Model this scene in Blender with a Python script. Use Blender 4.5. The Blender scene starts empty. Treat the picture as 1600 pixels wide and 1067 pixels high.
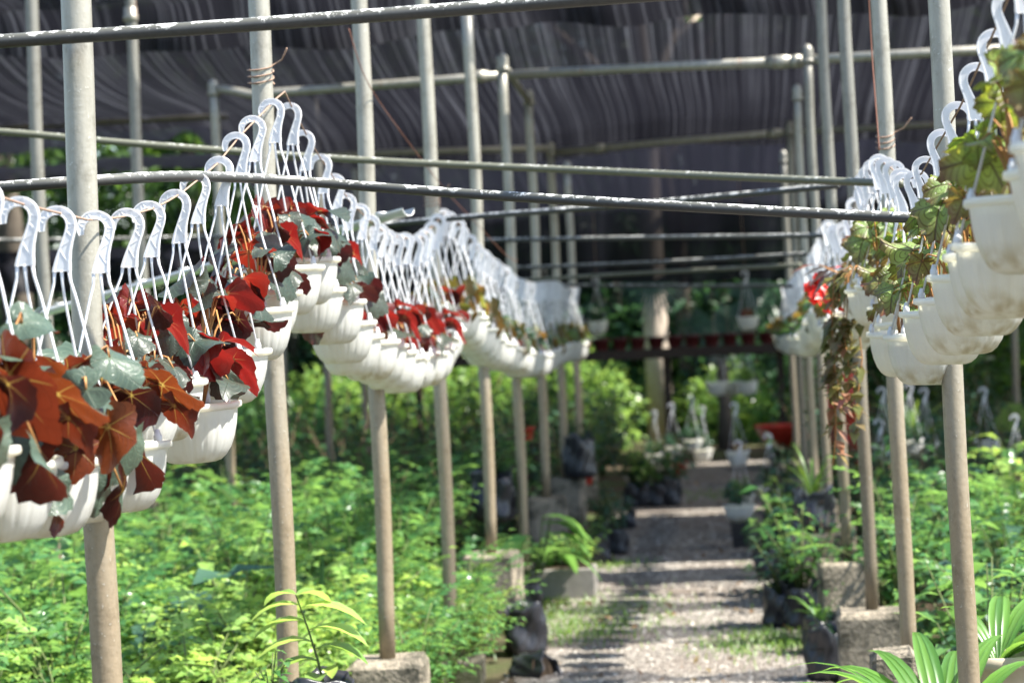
import bpy, math, random
import numpy as np
from mathutils import Vector, Matrix
R = math.radians
PI = math.pi
rnd = random.Random(7)
SC = bpy.context.scene
COL = SC.collection

# ------------------------------------------------------------------ camera
F = 3555.0                                   # focal length in photograph pixels (1600 wide)
EYE = Vector((0, 0, 1.45))
yaw, pitch, roll = R(5.34), R(-0.38), R(2.6)
fwd = Vector((-math.sin(yaw) * math.cos(pitch), math.cos(yaw) * math.cos(pitch), math.sin(pitch)))
r0 = fwd.cross(Vector((0, 0, 1))).normalized()
u0 = r0.cross(fwd).normalized()
cr = r0 * math.cos(roll) - u0 * math.sin(roll)
cu = u0 * math.cos(roll) + r0 * math.sin(roll)
cam = bpy.data.cameras.new('camera')
camo = bpy.data.objects.new('camera', cam)
COL.objects.link(camo)
m = Matrix((cr, cu, -fwd)).transposed().to_4x4()
m.translation = EYE
camo.matrix_world = m
cam.sensor_width = 36
cam.lens = F / 1600 * 36
cam.clip_start = 0.05
cam.clip_end = 900
cam.dof.use_dof = True
cam.dof.focus_distance = 4.7
cam.dof.aperture_fstop = 4.8
SC.camera = camo

def ray(px, py):
    return fwd + cr * ((px - 800) / F) + cu * ((533.5 - py) / F)
def at(px, py, Y):                           # the place at depth Y along the aisle seen at a photo pixel
    d = ray(px, py)
    return EYE + d * (Y / d.y)
def onground(px, py, z=0.0):
    d = ray(px, py)
    return EYE + d * ((z - EYE.z) / d.z)

# ------------------------------------------------------------------ mesh builder
class MB:
    def __init__(s):
        s.v = []; s.f = []; s.m = []; s.uv = {}
    def add(s, vs, fs, mat=0):
        o = len(s.v)
        s.v.extend([tuple(p) for p in vs])
        for f in fs:
            s.f.append(tuple(i + o for i in f)); s.m.append(mat)
        return o
    def box(s, c, size, mat=0, rot=None, bevel=0.0, jit=0.0, rg=rnd):
        hx, hy, hz = size[0] / 2, size[1] / 2, size[2] / 2
        if bevel <= 0:
            vs = [Vector((x * hx, y * hy, z * hz)) for z in (-1, 1) for x, y in ((-1, -1), (1, -1), (1, 1), (-1, 1))]
            fs = [(3, 2, 1, 0), (4, 5, 6, 7), (0, 1, 5, 4), (1, 2, 6, 5), (2, 3, 7, 6), (3, 0, 4, 7)]
        else:
            b = bevel
            vs = []; fs = []
            lv = [(-hz, b), (-hz + b, 0), (hz - b, 0), (hz, b)]
            for z, i in lv:
                x, y = hx - i, hy - i
                c8 = b if i == 0 else b * .4
                for p in ((-x + c8, -y), (x - c8, -y), (x, -y + c8), (x, y - c8), (x - c8, y), (-x + c8, y), (-x, y - c8), (-x, -y + c8)):
                    vs.append(Vector((p[0], p[1], z)))
            fs.append(tuple(reversed(range(8))))
            for k in range(3):
                for i in range(8):
                    j = (i + 1) % 8
                    fs.append((k * 8 + i, k * 8 + j, k * 8 + 8 + j, k * 8 + 8 + i))
            fs.append(tuple(range(24, 32)))
        if jit:
            vs = [p + Vector((rg.uniform(-jit, jit), rg.uniform(-jit, jit), rg.uniform(-jit, jit))) for p in vs]
        if rot is not None:
            vs = [rot @ p for p in vs]
        s.add([p + Vector(c) for p in vs], fs, mat)
    def tube(s, path, rad, seg=8, mat=0, caps=True):
        path = [Vector(p) for p in path]
        n = len(path)
        if not hasattr(rad, '__len__'): rad = [rad] * n
        vs = []; fs = []
        t = (path[1] - path[0]).normalized()
        ref = Vector((0, 0, 1)) if abs(t.z) < .9 else Vector((0, 1, 0))
        a = t.cross(ref).normalized()
        for i in range(n):
            t = (path[min(i + 1, n - 1)] - path[max(i - 1, 0)])
            if t.length < 1e-9: t = Vector((0, 0, 1))
            t.normalize()
            a = (a - t * a.dot(t)).normalized()
            b = t.cross(a)
            for k in range(seg):
                an = 2 * PI * k / seg
                vs.append(path[i] + (a * math.cos(an) + b * math.sin(an)) * rad[i])
        for i in range(n - 1):
            for k in range(seg):
                k2 = (k + 1) % seg
                fs.append((i * seg + k, i * seg + k2, (i + 1) * seg + k2, (i + 1) * seg + k))
        if caps:
            fs.append(tuple(reversed(range(seg)))); fs.append(tuple(range((n - 1) * seg, n * seg)))
        s.add(vs, fs, mat)
    def lathe(s, prof, seg=32, mat=0, c=(0, 0, 0), fn=None, close=False):
        vs = []; fs = []
        n = len(prof)
        for i, (r, z) in enumerate(prof):
            for k in range(seg):
                an = 2 * PI * k / seg
                rr = fn(r, z, an) if fn else r
                vs.append((c[0] + rr * math.cos(an), c[1] + rr * math.sin(an), c[2] + z))
        for i in range(n - 1):
            for k in range(seg):
                k2 = (k + 1) % seg
                fs.append((i * seg + k, i * seg + k2, (i + 1) * seg + k2, (i + 1) * seg + k))
        if close:
            fs.append(tuple(reversed(range(seg)))); fs.append(tuple(range((n - 1) * seg, n * seg)))
        s.add(vs, fs, mat)
    def blade(s, path, w, side, fold=.15, mat=0):      # a strap leaf: two folded strips along a path
        path = [Vector(p) for p in path]
        n = len(path); vs = []; fs = []
        side = Vector(side).normalized()
        for i, p in enumerate(path):
            t = (path[min(i + 1, n - 1)] - path[max(i - 1, 0)]).normalized()
            sd = (side - t * side.dot(t)).normalized()
            nn = sd.cross(t)
            ww = w[i] if hasattr(w, '__len__') else w
            vs += [p - sd * ww + nn * ww * fold, p, p + sd * ww + nn * ww * fold]
        for i in range(n - 1):
            a = i * 3
            fs += [(a, a + 1, a + 4, a + 3), (a + 1, a + 2, a + 5, a + 4)]
        s.add(vs, fs, mat)
    def leaflet(s, p, d, nrm, L, W, mat=0, fold=.25, droop=.15):
        d = Vector(d).normalized(); nrm = Vector(nrm)
        nrm = (nrm - d * nrm.dot(d))
        if nrm.length < 1e-6: nrm = d.orthogonal()
        nrm.normalize(); x = d.cross(nrm)
        p = Vector(p)
        m1 = p + d * L * .45; tip = p + d * L - nrm * L * droop
        a = p + d * L * .38 + x * W * .5 + nrm * W * fold
        b = p + d * L * .38 - x * W * .5 + nrm * W * fold
        s.add([p, a, m1, b, tip], [(0, 2, 1), (0, 3, 2), (1, 2, 4), (2, 3, 4)], mat)
    def bleaf(s, p, nrm, d, size, rg, mat=0, lobe=.08, tooth=.022, cup=.22, seg=42, wav=.03):
        # broad begonia leaf on a polar grid round the petiole; uv keeps leaf-local coordinates for the veins
        d = Vector(d).normalized(); nrm = Vector(nrm)
        nrm = nrm - d * nrm.dot(d)
        if nrm.length < 1e-6: nrm = d.orthogonal()
        nrm.normalize(); x = d.cross(nrm); p = Vector(p)
        asym = rg.choice((-1, 1)) * rg.uniform(.08, .16)
        ph = rg.uniform(0, 6.28); bend = rg.uniform(-.25, .25)
        vs = [p]; uvs = [(.5, .5)]; fs = []
        ts = (.28, .55, .8, 1.0)
        for t in ts:
            for k in range(seg):
                th = 2 * PI * k / seg
                tt = abs(th if th <= PI else th - 2 * PI)
                base = 1.0 - .36 * min(1, tt / 1.3) if tt < 1.3 else .64 - .02 * (tt - 1.3)
                if tt > 2.55: base *= max(.22, 1 - (tt - 2.55) / .59 * .8)
                r = base * (1 + asym * math.sin(th)) * (1 + lobe * math.cos(7 * th) * min(1, t * 1.2)) * (1 + .06 * math.sin(3 * th + ph) + .05 * math.sin(5 * th - 2 * ph) + .03 * math.sin(11 * th + ph * 3))
                if t == 1.0: r *= 1 + tooth * (1 if k % 2 else -1)
                r *= t
                z = -cup * r * r + .022 * r * math.cos(7 * th) + (bend * 2.4) * r * r * math.sin(2 * th + ph) + .11 * r * r * math.sin(3 * th + 2 * ph) + .04 * r ** 3 * math.sin(9 * th + ph)
                z += wav * t * t * math.sin(5 * th + ph)
                vs.append(p + (d * math.cos(th) * r + x * math.sin(th) * r + nrm * z) * size)
                uvs.append((.5 + .5 * math.sin(th) * r, .5 + .5 * math.cos(th) * r))
        for k in range(seg):
            k2 = (k + 1) % seg
            fs.append((0, 1 + k2, 1 + k))
            for j in range(len(ts) - 1):
                fs.append((1 + j * seg + k, 1 + j * seg + k2, 1 + (j + 1) * seg + k2, 1 + (j + 1) * seg + k))
        o = s.add(vs, fs, mat)
        for i, u in enumerate(uvs): s.uv[o + i] = u
    def mesh(s, name, mats, smooth=True):
        me = bpy.data.meshes.new(name)
        me.from_pydata(s.v, [], s.f)
        if not isinstance(mats, (list, tuple)): mats = [mats]
        for mt in mats: me.materials.append(mt)
        if len(mats) > 1: me.polygons.foreach_set('material_index', s.m)
        if smooth: me.polygons.foreach_set('use_smooth', [True] * len(s.f))
        if s.uv:
            l = me.uv_layers.new(name='leaf')
            vi = np.empty(len(me.loops), dtype=np.int32); me.loops.foreach_get('vertex_index', vi)
            tab = np.full((len(s.v), 2), .5, dtype=np.float32)
            for i, u in s.uv.items(): tab[i] = u
            l.data.foreach_set('uv', tab[vi].ravel())
        me.update()
        return me
    def build(s, name, mats, parent=None, loc=(0, 0, 0), smooth=True):
        return put(name, s.mesh(name, mats, smooth), parent, loc)

def put(name, me, parent=None, loc=(0, 0, 0), rz=0.0):
    o = bpy.data.objects.new(name, me)
    COL.objects.link(o)
    o.parent = parent; o.location = loc
    if rz: o.rotation_euler.z = rz
    return o
def tag(o, label, cat, group=None):
    o['label'] = label; o['category'] = cat
    if group: o['group'] = group
    return o
def thing(name, loc, label, cat, group=None, rz=0.0, scale=1.0):
    o = bpy.data.objects.new(name, None); COL.objects.link(o)
    o.empty_display_size = .05
    o.location = loc; o.rotation_euler.z = rz; o.scale = (scale,) * 3
    return tag(o, label, cat, group)
def struct(o, kind='structure'):
    o['kind'] = kind; return o
def cloud_mesh(name, pos, size, mat, seed, up=.5, aspect=2.2, size_var=.4):
    # many leaf-sized diamond faces at given positions
    g = np.random.default_rng(seed)
    n = len(pos)
    d = g.normal(size=(n, 3)); d[:, 2] -= .3
    d /= np.linalg.norm(d, axis=1, keepdims=True)
    nr = g.normal(size=(n, 3)); nr[:, 2] += up * 3
    x = np.cross(d, nr); x /= np.linalg.norm(x, axis=1, keepdims=True) + 1e-9
    nn = np.cross(x, d)
    L = size * (1 + size_var * g.uniform(-1, 1, (n, 1))); W = L / aspect
    v = np.empty((n, 5, 3))
    v[:, 0] = pos; v[:, 1] = pos + d * L * .4 + x * W * .5 + nn * W * .15
    v[:, 2] = pos + d * L - nn * L * .12
    v[:, 3] = pos + d * L * .4 - x * W * .5 + nn * W * .15
    v[:, 4] = pos + d * L * .45
    b = np.arange(n)[:, None] * 5
    f = np.concatenate([b + np.array(t)[None] for t in ((0, 4, 1), (0, 3, 4), (1, 4, 2), (4, 3, 2))])
    me = bpy.data.meshes.new(name)
    me.from_pydata(v.reshape(-1, 3), [], f.tolist())
    me.materials.append(mat)
    return me

# ------------------------------------------------------------------ materials
def nodes(name):
    mt = bpy.data.materials.new(name); mt.use_nodes = True
    nt = mt.node_tree; nt.nodes.clear()
    return mt, nt
class NT:
    def __init__(s, name):
        s.mt, s.nt = nodes(name)
        s.out = s.n('ShaderNodeOutputMaterial')
    def n(s, t, **kw):
        nd = s.nt.nodes.new(t)
        for k, v in kw.items(): setattr(nd, k, v)
        return nd
    def l(s, a, b): s.nt.links.new(a, b)
    def math(s, op, a, b=None, c=None, clamp=False):
        nd = s.n('ShaderNodeMath', operation=op); nd.use_clamp = clamp
        for i, v in enumerate((a, b, c)):
            if v is None: continue
            if isinstance(v, (int, float)): nd.inputs[i].default_value = v
            else: s.l(v, nd.inputs[i])
        return nd.outputs[0]
    def coord(s, which='Object', scale=(1, 1, 1)):
        tc = s.n('ShaderNodeTexCoord'); mp = s.n('ShaderNodeMapping')
        mp.inputs['Scale'].default_value = scale
        s.l(tc.outputs[which], mp.inputs['Vector'])
        return mp.outputs[0]
    def worldpos(s, scale=(1, 1, 1)):
        g = s.n('ShaderNodeNewGeometry'); mp = s.n('ShaderNodeMapping')
        mp.inputs['Scale'].default_value = scale
        s.l(g.outputs['Position'], mp.inputs['Vector'])
        return mp.outputs[0]
    def noise(s, vec, scale=5, detail=4, rough=.55):
        nd = s.n('ShaderNodeTexNoise')
        nd.inputs['Scale'].default_value = scale; nd.inputs['Detail'].default_value = detail
        nd.inputs['Roughness'].default_value = rough
        s.l(vec, nd.inputs['Vector'])
        return nd.outputs['Fac']
    def ramp(s, fac, stops, interp='LINEAR'):
        nd = s.n('ShaderNodeValToRGB'); cr_ = nd.color_ramp; cr_.interpolation = interp
        while len(cr_.elements) < len(stops): cr_.elements.new(.5)
        for e, (p, c) in zip(cr_.elements, stops):
            e.position = p; e.color = (*c, 1) if len(c) == 3 else c
        s.l(fac, nd.inputs[0])
        return nd.outputs[0]
    def mix(s, fac, a, b, blend='MIX'):
        nd = s.n('ShaderNodeMix', data_type='RGBA', blend_type=blend)
        for sock, v in ((nd.inputs[0], fac), (nd.inputs[6], a), (nd.inputs[7], b)):
            if isinstance(v, (int, float)): sock.default_value = v
            elif isinstance(v, tuple): sock.default_value = (*v, 1)
            else: s.l(v, sock)
        return nd.outputs[2]
    def bump(s, h, strength=.3, dist=.01):
        nd = s.n('ShaderNodeBump'); nd.inputs['Strength'].default_value = strength
        nd.inputs['Distance'].default_value = dist
        s.l(h, nd.inputs['Height']); return nd.outputs[0]
    def prin(s, col, rough=.6, metal=0.0, spec=.5, normal=None):
        p = s.n('ShaderNodeBsdfPrincipled')
        for key, v in (('Base Color', col), ('Roughness', rough), ('Metallic', metal), ('Specular IOR Level', spec)):
            if isinstance(v, (int, float)): p.inputs[key].default_value = v
            elif isinstance(v, tuple): p.inputs[key].default_value = (*v, 1)
            else: s.l(v, p.inputs[key])
        if normal is not None: s.l(normal, p.inputs['Normal'])
        return p.outputs[0]
    def transl(s, col):
        p = s.n('ShaderNodeBsdfTranslucent')
        if isinstance(col, tuple): p.inputs[0].default_value = (*col, 1)
        else: s.l(col, p.inputs[0])
        return p.outputs[0]
    def mixs(s, fac, a, b):
        nd = s.n('ShaderNodeMixShader')
        if isinstance(fac, (int, float)): nd.inputs[0].default_value = fac
        else: s.l(fac, nd.inputs[0])
        s.l(a, nd.inputs[1]); s.l(b, nd.inputs[2]); return nd.outputs[0]
    def done(s, sh):
        s.l(sh, s.out.inputs['Surface']); return s.mt

def leaf_mat(name, cols, trans, tfac=.4, rough=.38, spec=.5):
    # foliage: per-leaf colour spread, half of the light passes through
    t = NT(name)
    g = t.n('ShaderNodeNewGeometry'); oi = t.n('ShaderNodeObjectInfo')
    k = t.math('FRACT', t.math('ADD', g.outputs['Random Per Island'], t.math('MULTIPLY', oi.outputs['Random'], .37)))
    n = len(cols)
    col = t.ramp(k, [(i / max(1, n - 1), c) for i, c in enumerate(cols)])
    tcol = t.mix(.5, t.mix(1.0, col, (2.2, 2.0, 1.6), 'MULTIPLY'), trans)
    return t.done(t.mixs(tfac, t.prin(col, rough, 0, spec), t.transl(tcol)))

def vein_mask(t, width=.05):
    uv = t.n('ShaderNodeUVMap'); uv.uv_map = 'leaf'
    sp = t.n('ShaderNodeSeparateXYZ'); t.l(uv.outputs[0], sp.inputs[0])
    x = t.math('MULTIPLY', t.math('SUBTRACT', sp.outputs[0], .5), 2.0)
    y = t.math('MULTIPLY', t.math('SUBTRACT', sp.outputs[1], .5), 2.0)
    ang = t.math('ARCTAN2', x, y)
    rad = t.math('SQRT', t.math('ADD', t.math('MULTIPLY', x, x), t.math('MULTIPLY', y, y)))
    s = t.math('ABSOLUTE', t.math('SINE', t.math('MULTIPLY', ang, 3.5)))
    v1 = t.math('SUBTRACT', 1.0, t.math('DIVIDE', t.math('MULTIPLY', s, rad), width), clamp=True)
    ch = t.math('ABSOLUTE', t.math('SINE', t.math('SUBTRACT', t.math('MULTIPLY', rad, 17.0), t.math('MULTIPLY', s, 5.0))))
    v2 = t.math('SUBTRACT', 1.0, t.math('MULTIPLY', ch, 2.6), clamp=True)
    return v1, v2, rad, uv.outputs[0]

def begonia_mat(name, top, top_vein, under, under_vein, trans, tfac=.45, vein_reach=.6, w=.055):
    t = NT(name)
    v1, v2, rad, uv = vein_mask(t, w)
    g = t.n('ShaderNodeNewGeometry')
    nz = t.noise(t.coord('Object'), 45, 4)
    isl = t.math('POWER', g.outputs['Random Per Island'], 1.6)
    fade = t.math('SUBTRACT', 1.0, t.math('DIVIDE', rad, vein_reach), clamp=True)
    vm = t.math('MULTIPLY', v1, t.math('POWER', fade, .6))
    star = t.math('SUBTRACT', 1.0, t.math('DIVIDE', rad, .10), clamp=True)
    vm = t.math('MAXIMUM', vm, star)
    nz2 = t.noise(t.coord('Object'), 14, 5, .7)
    tc = t.mix(t.math('MULTIPLY', v2, .3), t.mix(t.math('MULTIPLY', t.math('ADD', nz, nz2), .5), top[0], top[1]), top_vein)
    tc = t.mix(t.math('MULTIPLY', vm, .45), tc, top_vein)
    isl0 = g.outputs['Random Per Island']
    uc = t.ramp(isl0, [(0, under[0]), (.4, tuple(.5 * (a_ + b_) for a_, b_ in zip(*under))), (.7, under[1]), (1, (under[1][0] * 1.1, under[1][1] * 1.9, under[1][2]))])
    uc = t.mix(t.math('MULTIPLY', v2, .35), uc, t.mix(1.0, uc, (.35, .3, .3), 'MULTIPLY'))
    uc = t.mix(t.math('MULTIPLY', vm, .75), uc, under_vein)
    blot = t.math('MULTIPLY', t.math('SUBTRACT', t.noise(uv, 5, 4), .4, clamp=True), 2.2, clamp=True)
    uc = t.mix(t.math('MULTIPLY', blot, .6), uc, t.mix(1.0, uc, (.3, .35, .35), 'MULTIPLY'))
    tr = t.mix(t.math('MULTIPLY', vm, .75), t.ramp(isl0, [(0, trans[0]), (.35, tuple(.6 * a_ + .4 * b_ for a_, b_ in zip(*trans))), (.65, trans[1]), (1, (trans[1][0] * 1.15, trans[1][1] * 1.7, trans[1][2] * .9))]), under_vein)
    tr = t.mix(t.math('MULTIPLY', v2, .3), tr, t.mix(1.0, tr, (.35, .3, .3), 'MULTIPLY'))
    col = t.mix(g.outputs['Backfacing'], tc, uc)
    bp = t.bump(t.math('ADD', t.math('ADD', nz, t.math('MULTIPLY', v1, -1.5)), t.math('MULTIPLY', v2, -.25)), .45, .003)
    return t.done(t.mixs(tfac, t.prin(col, .36, 0, .5, bp), t.transl(tr)))

def rex_mat(name, base, vein, edge, trans, tfac=.4):
    t = NT(name)
    v1, v2, rad, uv = vein_mask(t, .16)
    g = t.n('ShaderNodeNewGeometry')
    nz = t.noise(t.coord('Object'), 60, 4)
    isl = g.outputs['Random Per Island']
    b = t.mix(isl, base[0], base[1])
    b = t.mix(t.math('MULTIPLY', nz, .5), b, base[2])
    vm = t.math('MAXIMUM', v1, t.math('MULTIPLY', v2, .9))
    e = t.math('MULTIPLY', t.math('SUBTRACT', rad, .5, clamp=True), 1.6, clamp=True)
    c = t.mix(e, b, edge)
    c = t.mix(vm, c, vein)
    tr = t.mix(t.math('MULTIPLY', vm, .85), t.mix(t.math('MULTIPLY', e, .8), t.mix(isl, trans[0], trans[1]), edge), vein)
    bp = t.bump(t.math('ADD', nz, t.math('MULTIPLY', vm, -1.2)), .5, .003)
    return t.done(t.mixs(tfac, t.prin(c, .4, 0, .5, bp), t.transl(tr)))

M = {}
def mk_pole(name, a, b, low, rough=.5):
    t = NT(name)
    ob = t.coord('Object', (9, 9, 1.6)); n1 = t.noise(ob, 3.2, 6, .65)
    n2 = t.noise(t.coord('Object', (1, 1, 1)), 90, 4, .6)
    wp = t.worldpos(); sp = t.n('ShaderNodeSeparateXYZ'); t.l(wp, sp.inputs[0])
    hgt = t.math('ADD', t.math('MULTIPLY', t.math('SUBTRACT', 1.55, sp.outputs[2]), 1.6), t.math('MULTIPLY', t.math('SUBTRACT', n1, .5), 1.2), clamp=True)
    c = t.mix(n1, a, b)
    c = t.mix(t.math('MULTIPLY', hgt, .85), c, t.mix(n2, low, (low[0] * .6, low[1] * .6, low[2] * .55)))
    spk = t.math('GREATER_THAN', n2, .66)
    c = t.mix(t.math('MULTIPLY', spk, .35), c, (.55, .54, .5))
    n3 = t.noise(t.coord('Object', (6, 6, 1.2)), 2.3, 3)
    rust = t.math('MULTIPLY', t.math('SUBTRACT', n3, .66, clamp=True), 7.0, clamp=True)
    c = t.mix(t.math('MULTIPLY', rust, .8), c, (.26, .115, .05))
    n4 = t.noise(t.coord('Object', (5, 5, 3)), 6, 5, .7)
    c = t.mix(t.math('MULTIPLY', t.math('SUBTRACT', n4, .52, clamp=True), 3.2, clamp=True), c, t.mix(1.0, c, (.5, .47, .42), 'MULTIPLY'))
    return t.done(t.prin(c, .42, .35, .5, t.bump(t.math('ADD', n2, t.math('MULTIPLY', n4, .6)), .3, .003)))
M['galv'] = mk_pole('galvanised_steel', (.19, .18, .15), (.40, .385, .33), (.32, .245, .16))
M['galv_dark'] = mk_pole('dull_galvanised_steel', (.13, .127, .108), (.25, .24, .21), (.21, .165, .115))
def mk_pipe(name, base, speck, amt):
    t = NT(name)
    n1 = t.noise(t.coord('Object', (1, 1, 1)), 42, 6, .75)
    n2 = t.noise(t.coord('Object', (1, 1, 1)), 120, 3)
    g = t.n('ShaderNodeNewGeometry'); sp = t.n('ShaderNodeSeparateXYZ'); t.l(g.outputs['Normal'], sp.inputs[0])
    up = t.math('MULTIPLY', t.math('ADD', sp.outputs[2], .15, clamp=True), 1.0)
    k = t.math('MULTIPLY', t.math('GREATER_THAN', t.math('ADD', n1, t.math('MULTIPLY', up, .14)), amt), up)
    c = t.mix(n2, base, (base[0] * 2.2, base[1] * 2.2, base[2] * 2))
    c = t.mix(t.math('MULTIPLY', up, .35), c, (.2, .2, .15))
    c = t.mix(k, c, speck)
    return t.done(t.prin(c, .42, 0, .5))
M['polypipe'] = mk_pipe('lichened_black_pipe', (.022, .022, .024), (.68, .68, .64), .64)
M['polypipe_green'] = mk_pipe('algae_grey_pipe', (.06, .062, .045), (.5, .5, .46), .70)
def mk_plastic(name, dirt):
    t = NT(name)
    n1 = t.noise(t.coord('Object'), 30, 4); n2 = t.noise(t.coord('Object'), 220, 2)
    c = t.mix(n1, (.78, .79, .76), (.83, .83, .80))
    sp = t.n('ShaderNodeSeparateXYZ'); t.l(t.coord('Object'), sp.inputs[0])
    lowz = t.math('MULTIPLY', t.math('SUBTRACT', dirt, sp.outputs[2]), 28.0, clamp=True)
    d = t.math('MULTIPLY', lowz, t.math('MULTIPLY', t.math('SUBTRACT', n1, .42, clamp=True), 5.0, clamp=True))
    c = t.mix(d, c, (.33, .25, .12))
    speck = t.math('GREATER_THAN', n2, .70)
    c = t.mix(t.math('MULTIPLY', speck, .35), c, (.4, .35, .25))
    return t.done(t.mixs(.5, t.prin(c, .33, 0, .5), t.transl((.95, .92, .78))))
M['pot'] = mk_plastic('white_plastic_pot', .022)
M['pot_dirty'] = mk_plastic('soiled_white_plastic_pot', .05)
def mk_hook():
    t = NT('white_plastic_hook')
    n1 = t.noise(t.coord('Object'), 60, 4)
    return t.done(t.mixs(.35, t.prin(t.mix(n1, (.74, .74, .76), (.84, .84, .84)), .4, 0, .5), t.transl((.88, .88, .9))))
M['hook'] = mk_hook()
def simple(name, a, b, scale=20, rough=.7, spec=.3, bump=.2, metal=0):
    t = NT(name); n = t.noise(t.coord('Object'), scale, 5, .65)
    return t.done(t.prin(t.mix(n, a, b), rough, metal, spec, t.bump(n, bump, .01)))
M['soil'] = simple('potting_soil', (.03, .02, .012), (.09, .06, .035), 60, .95)
M['bag'] = simple('black_polythene', (.012, .012, .015), (.03, .03, .036), 9, .33, .5, .5)
M['rope'] = simple('weathered_rope', (.16, .08, .05), (.34, .26, .2), 60, .9)
M['wire'] = simple('rusty_wire', (.12, .05, .03), (.22, .1, .07), 80, .8)
M['redplastic'] = simple('red_plastic', (.30, .02, .012), (.45, .04, .02), 10, .4)
M['shadedredpot'] = simple('shade_darkened_red_plastic', (.035, .005, .005), (.065, .008, .007), 10, .5)  # the shade on the rack is put into this red
M['orangeplastic'] = simple('orange_plastic', (.7, .2, .04), (.8, .28, .06), 10, .4)
M['yellowed'] = simple('yellowed_plastic', (.5, .45, .25), (.6, .55, .35), 10, .5)
M['darkwood'] = simple('dark_timber', (.012, .008, .006), (.035, .024, .018), 14, .8)  # near black brown all over
M['timber'] = simple('weathered_timber', (.18, .14, .1), (.36, .3, .23), 14, .85)
M['greypot'] = simple('grey_concrete_trough', (.17, .155, .14), (.25, .235, .21), 25, .85)
M['clay'] = simple('pale_clay_pot', (.3, .25, .18), (.42, .36, .27), 18, .8)
M['alu'] = simple('pale_aluminium_gutter', (.6, .6, .58), (.75, .75, .73), 14, .3, .5, .05, .5)
M['stem'] = simple('green_stem', (.05, .08, .02), (.11, .13, .04), 30, .6)
M['woodystem'] = simple('woody_stem', (.08, .05, .03), (.15, .11, .06), 30, .8)
M['redstem'] = simple('begonia_petiole', (.28, .1, .04), (.42, .24, .08), 40, .5)
M['bark'] = simple('grey_brown_bark', (.05, .04, .032), (.15, .125, .1), 9, .95, .2, .8)
M['palebark'] = simple('pale_bark', (.28, .22, .17), (.48, .41, .34), 6, .9, .2, .6)
def mk_concrete():
    t = NT('mossy_concrete')
    n1 = t.noise(t.coord('Object'), 7, 7, .7); n2 = t.noise(t.coord('Object'), 60, 4)
    c = t.mix(n2, (.2, .17, .125), (.36, .31, .24))
    c = t.mix(t.math('MULTIPLY', t.math('MULTIPLY', t.math('SUBTRACT', n1, .44, clamp=True), 7.0, clamp=True), .9), c, (.05, .048, .036))
    n3 = t.noise(t.coord('Object'), 3.3, 4)
    c = t.mix(t.math('MULTIPLY', t.math('SUBTRACT', n3, .56, clamp=True), 5.0, clamp=True), c, (.16, .17, .07))
    return t.done(t.prin(c, .92, 0, .2, t.bump(t.math('ADD', n1, n2), .8, .02)))
M['concrete'] = mk_concrete()
# leaves
M['beg_red'] = begonia_mat('silver_red_begonia_leaf', ((.013, .026, .018), (.062, .095, .07)), (.16, .22, .15),
                           ((.045, .010, .010), (.17, .016, .012)), (.6, .42, .14), ((.045, .008, .009), (.27, .014, .012)), .35, .42, .04)
M['beg_rust'] = begonia_mat('rust_backed_begonia_leaf', ((.03, .055, .04), (.11, .165, .12)), (.22, .29, .18),
                            ((.05, .009, .008), (.12, .020, .011)), (.8, .62, .14), ((.06, .010, .007), (.19, .030, .010)), .34, .7, .04)
M['beg_green'] = begonia_mat('olive_begonia_leaf', ((.04, .075, .045), (.15, .2, .15)), (.3, .38, .18),
                             ((.12, .06, .02), (.16, .16, .04)), (.6, .6, .16), ((.30, .32, .04), (.3, .14, .03)), .38)
M['rex'] = rex_mat('dark_veined_rex_leaf', ((.10, .2, .035), (.26, .36, .06), (.2, .29, .19)), (.05, .012, .01), (.13, .04, .02),
                   ((.32, .5, .04), (.46, .5, .05)), .36)
M['rex_red'] = rex_mat('russet_rex_leaf', ((.10, .15, .035), (.2, .22, .05), (.2, .16, .06)), (.07, .014, .012), (.17, .045, .025),
                       ((.26, .30, .04), (.34, .16, .03)), .3)
M['leaf_a'] = leaf_mat('fresh_seedling_leaf', [(.035, .115, .03), (.065, .175, .05), (.12, .24, .06), (.05, .15, .05)], (.3, .5, .1), .42, .3, .7)
M['leaf_b'] = leaf_mat('yellow_green_leaf', [(.18, .32, .06), (.27, .41, .11), (.13, .26, .05)], (.46, .6, .12), .45, .3, .6)  # yellow green leaf, paled further to carry sunlit highlights of the front bed
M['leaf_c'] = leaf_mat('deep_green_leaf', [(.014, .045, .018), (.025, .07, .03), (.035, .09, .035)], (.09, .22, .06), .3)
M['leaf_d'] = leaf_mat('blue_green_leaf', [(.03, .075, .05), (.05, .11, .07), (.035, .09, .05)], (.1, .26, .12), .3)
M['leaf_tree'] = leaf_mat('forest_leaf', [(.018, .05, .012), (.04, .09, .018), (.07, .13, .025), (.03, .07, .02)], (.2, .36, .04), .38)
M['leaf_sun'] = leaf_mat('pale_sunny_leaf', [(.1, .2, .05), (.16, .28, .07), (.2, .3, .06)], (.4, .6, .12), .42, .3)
M['grass'] = leaf_mat('grass_blade', [(.05, .13, .02), (.1, .2, .03), (.15, .24, .05)], (.3, .45, .05), .4)
M['palm'] = leaf_mat('palm_leaf', [(.05, .14, .03), (.09, .2, .04), (.12, .26, .05)], (.3, .52, .06), .42, .3)
M['fan'] = leaf_mat('fan_palm_leaf', [(.022, .055, .032), (.04, .085, .055)], (.08, .18, .08), .25)
M['purple'] = leaf_mat('dusky_purple_leaf', [(.035, .02, .03), (.06, .05, .045), (.03, .06, .03)], (.2, .1, .12), .3)
M['trail'] = leaf_mat('bronze_trailing_leaf', [(.08, .1, .035), (.13, .14, .05), (.16, .11, .06), (.12, .09, .05)], (.3, .28, .1), .42)
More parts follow.
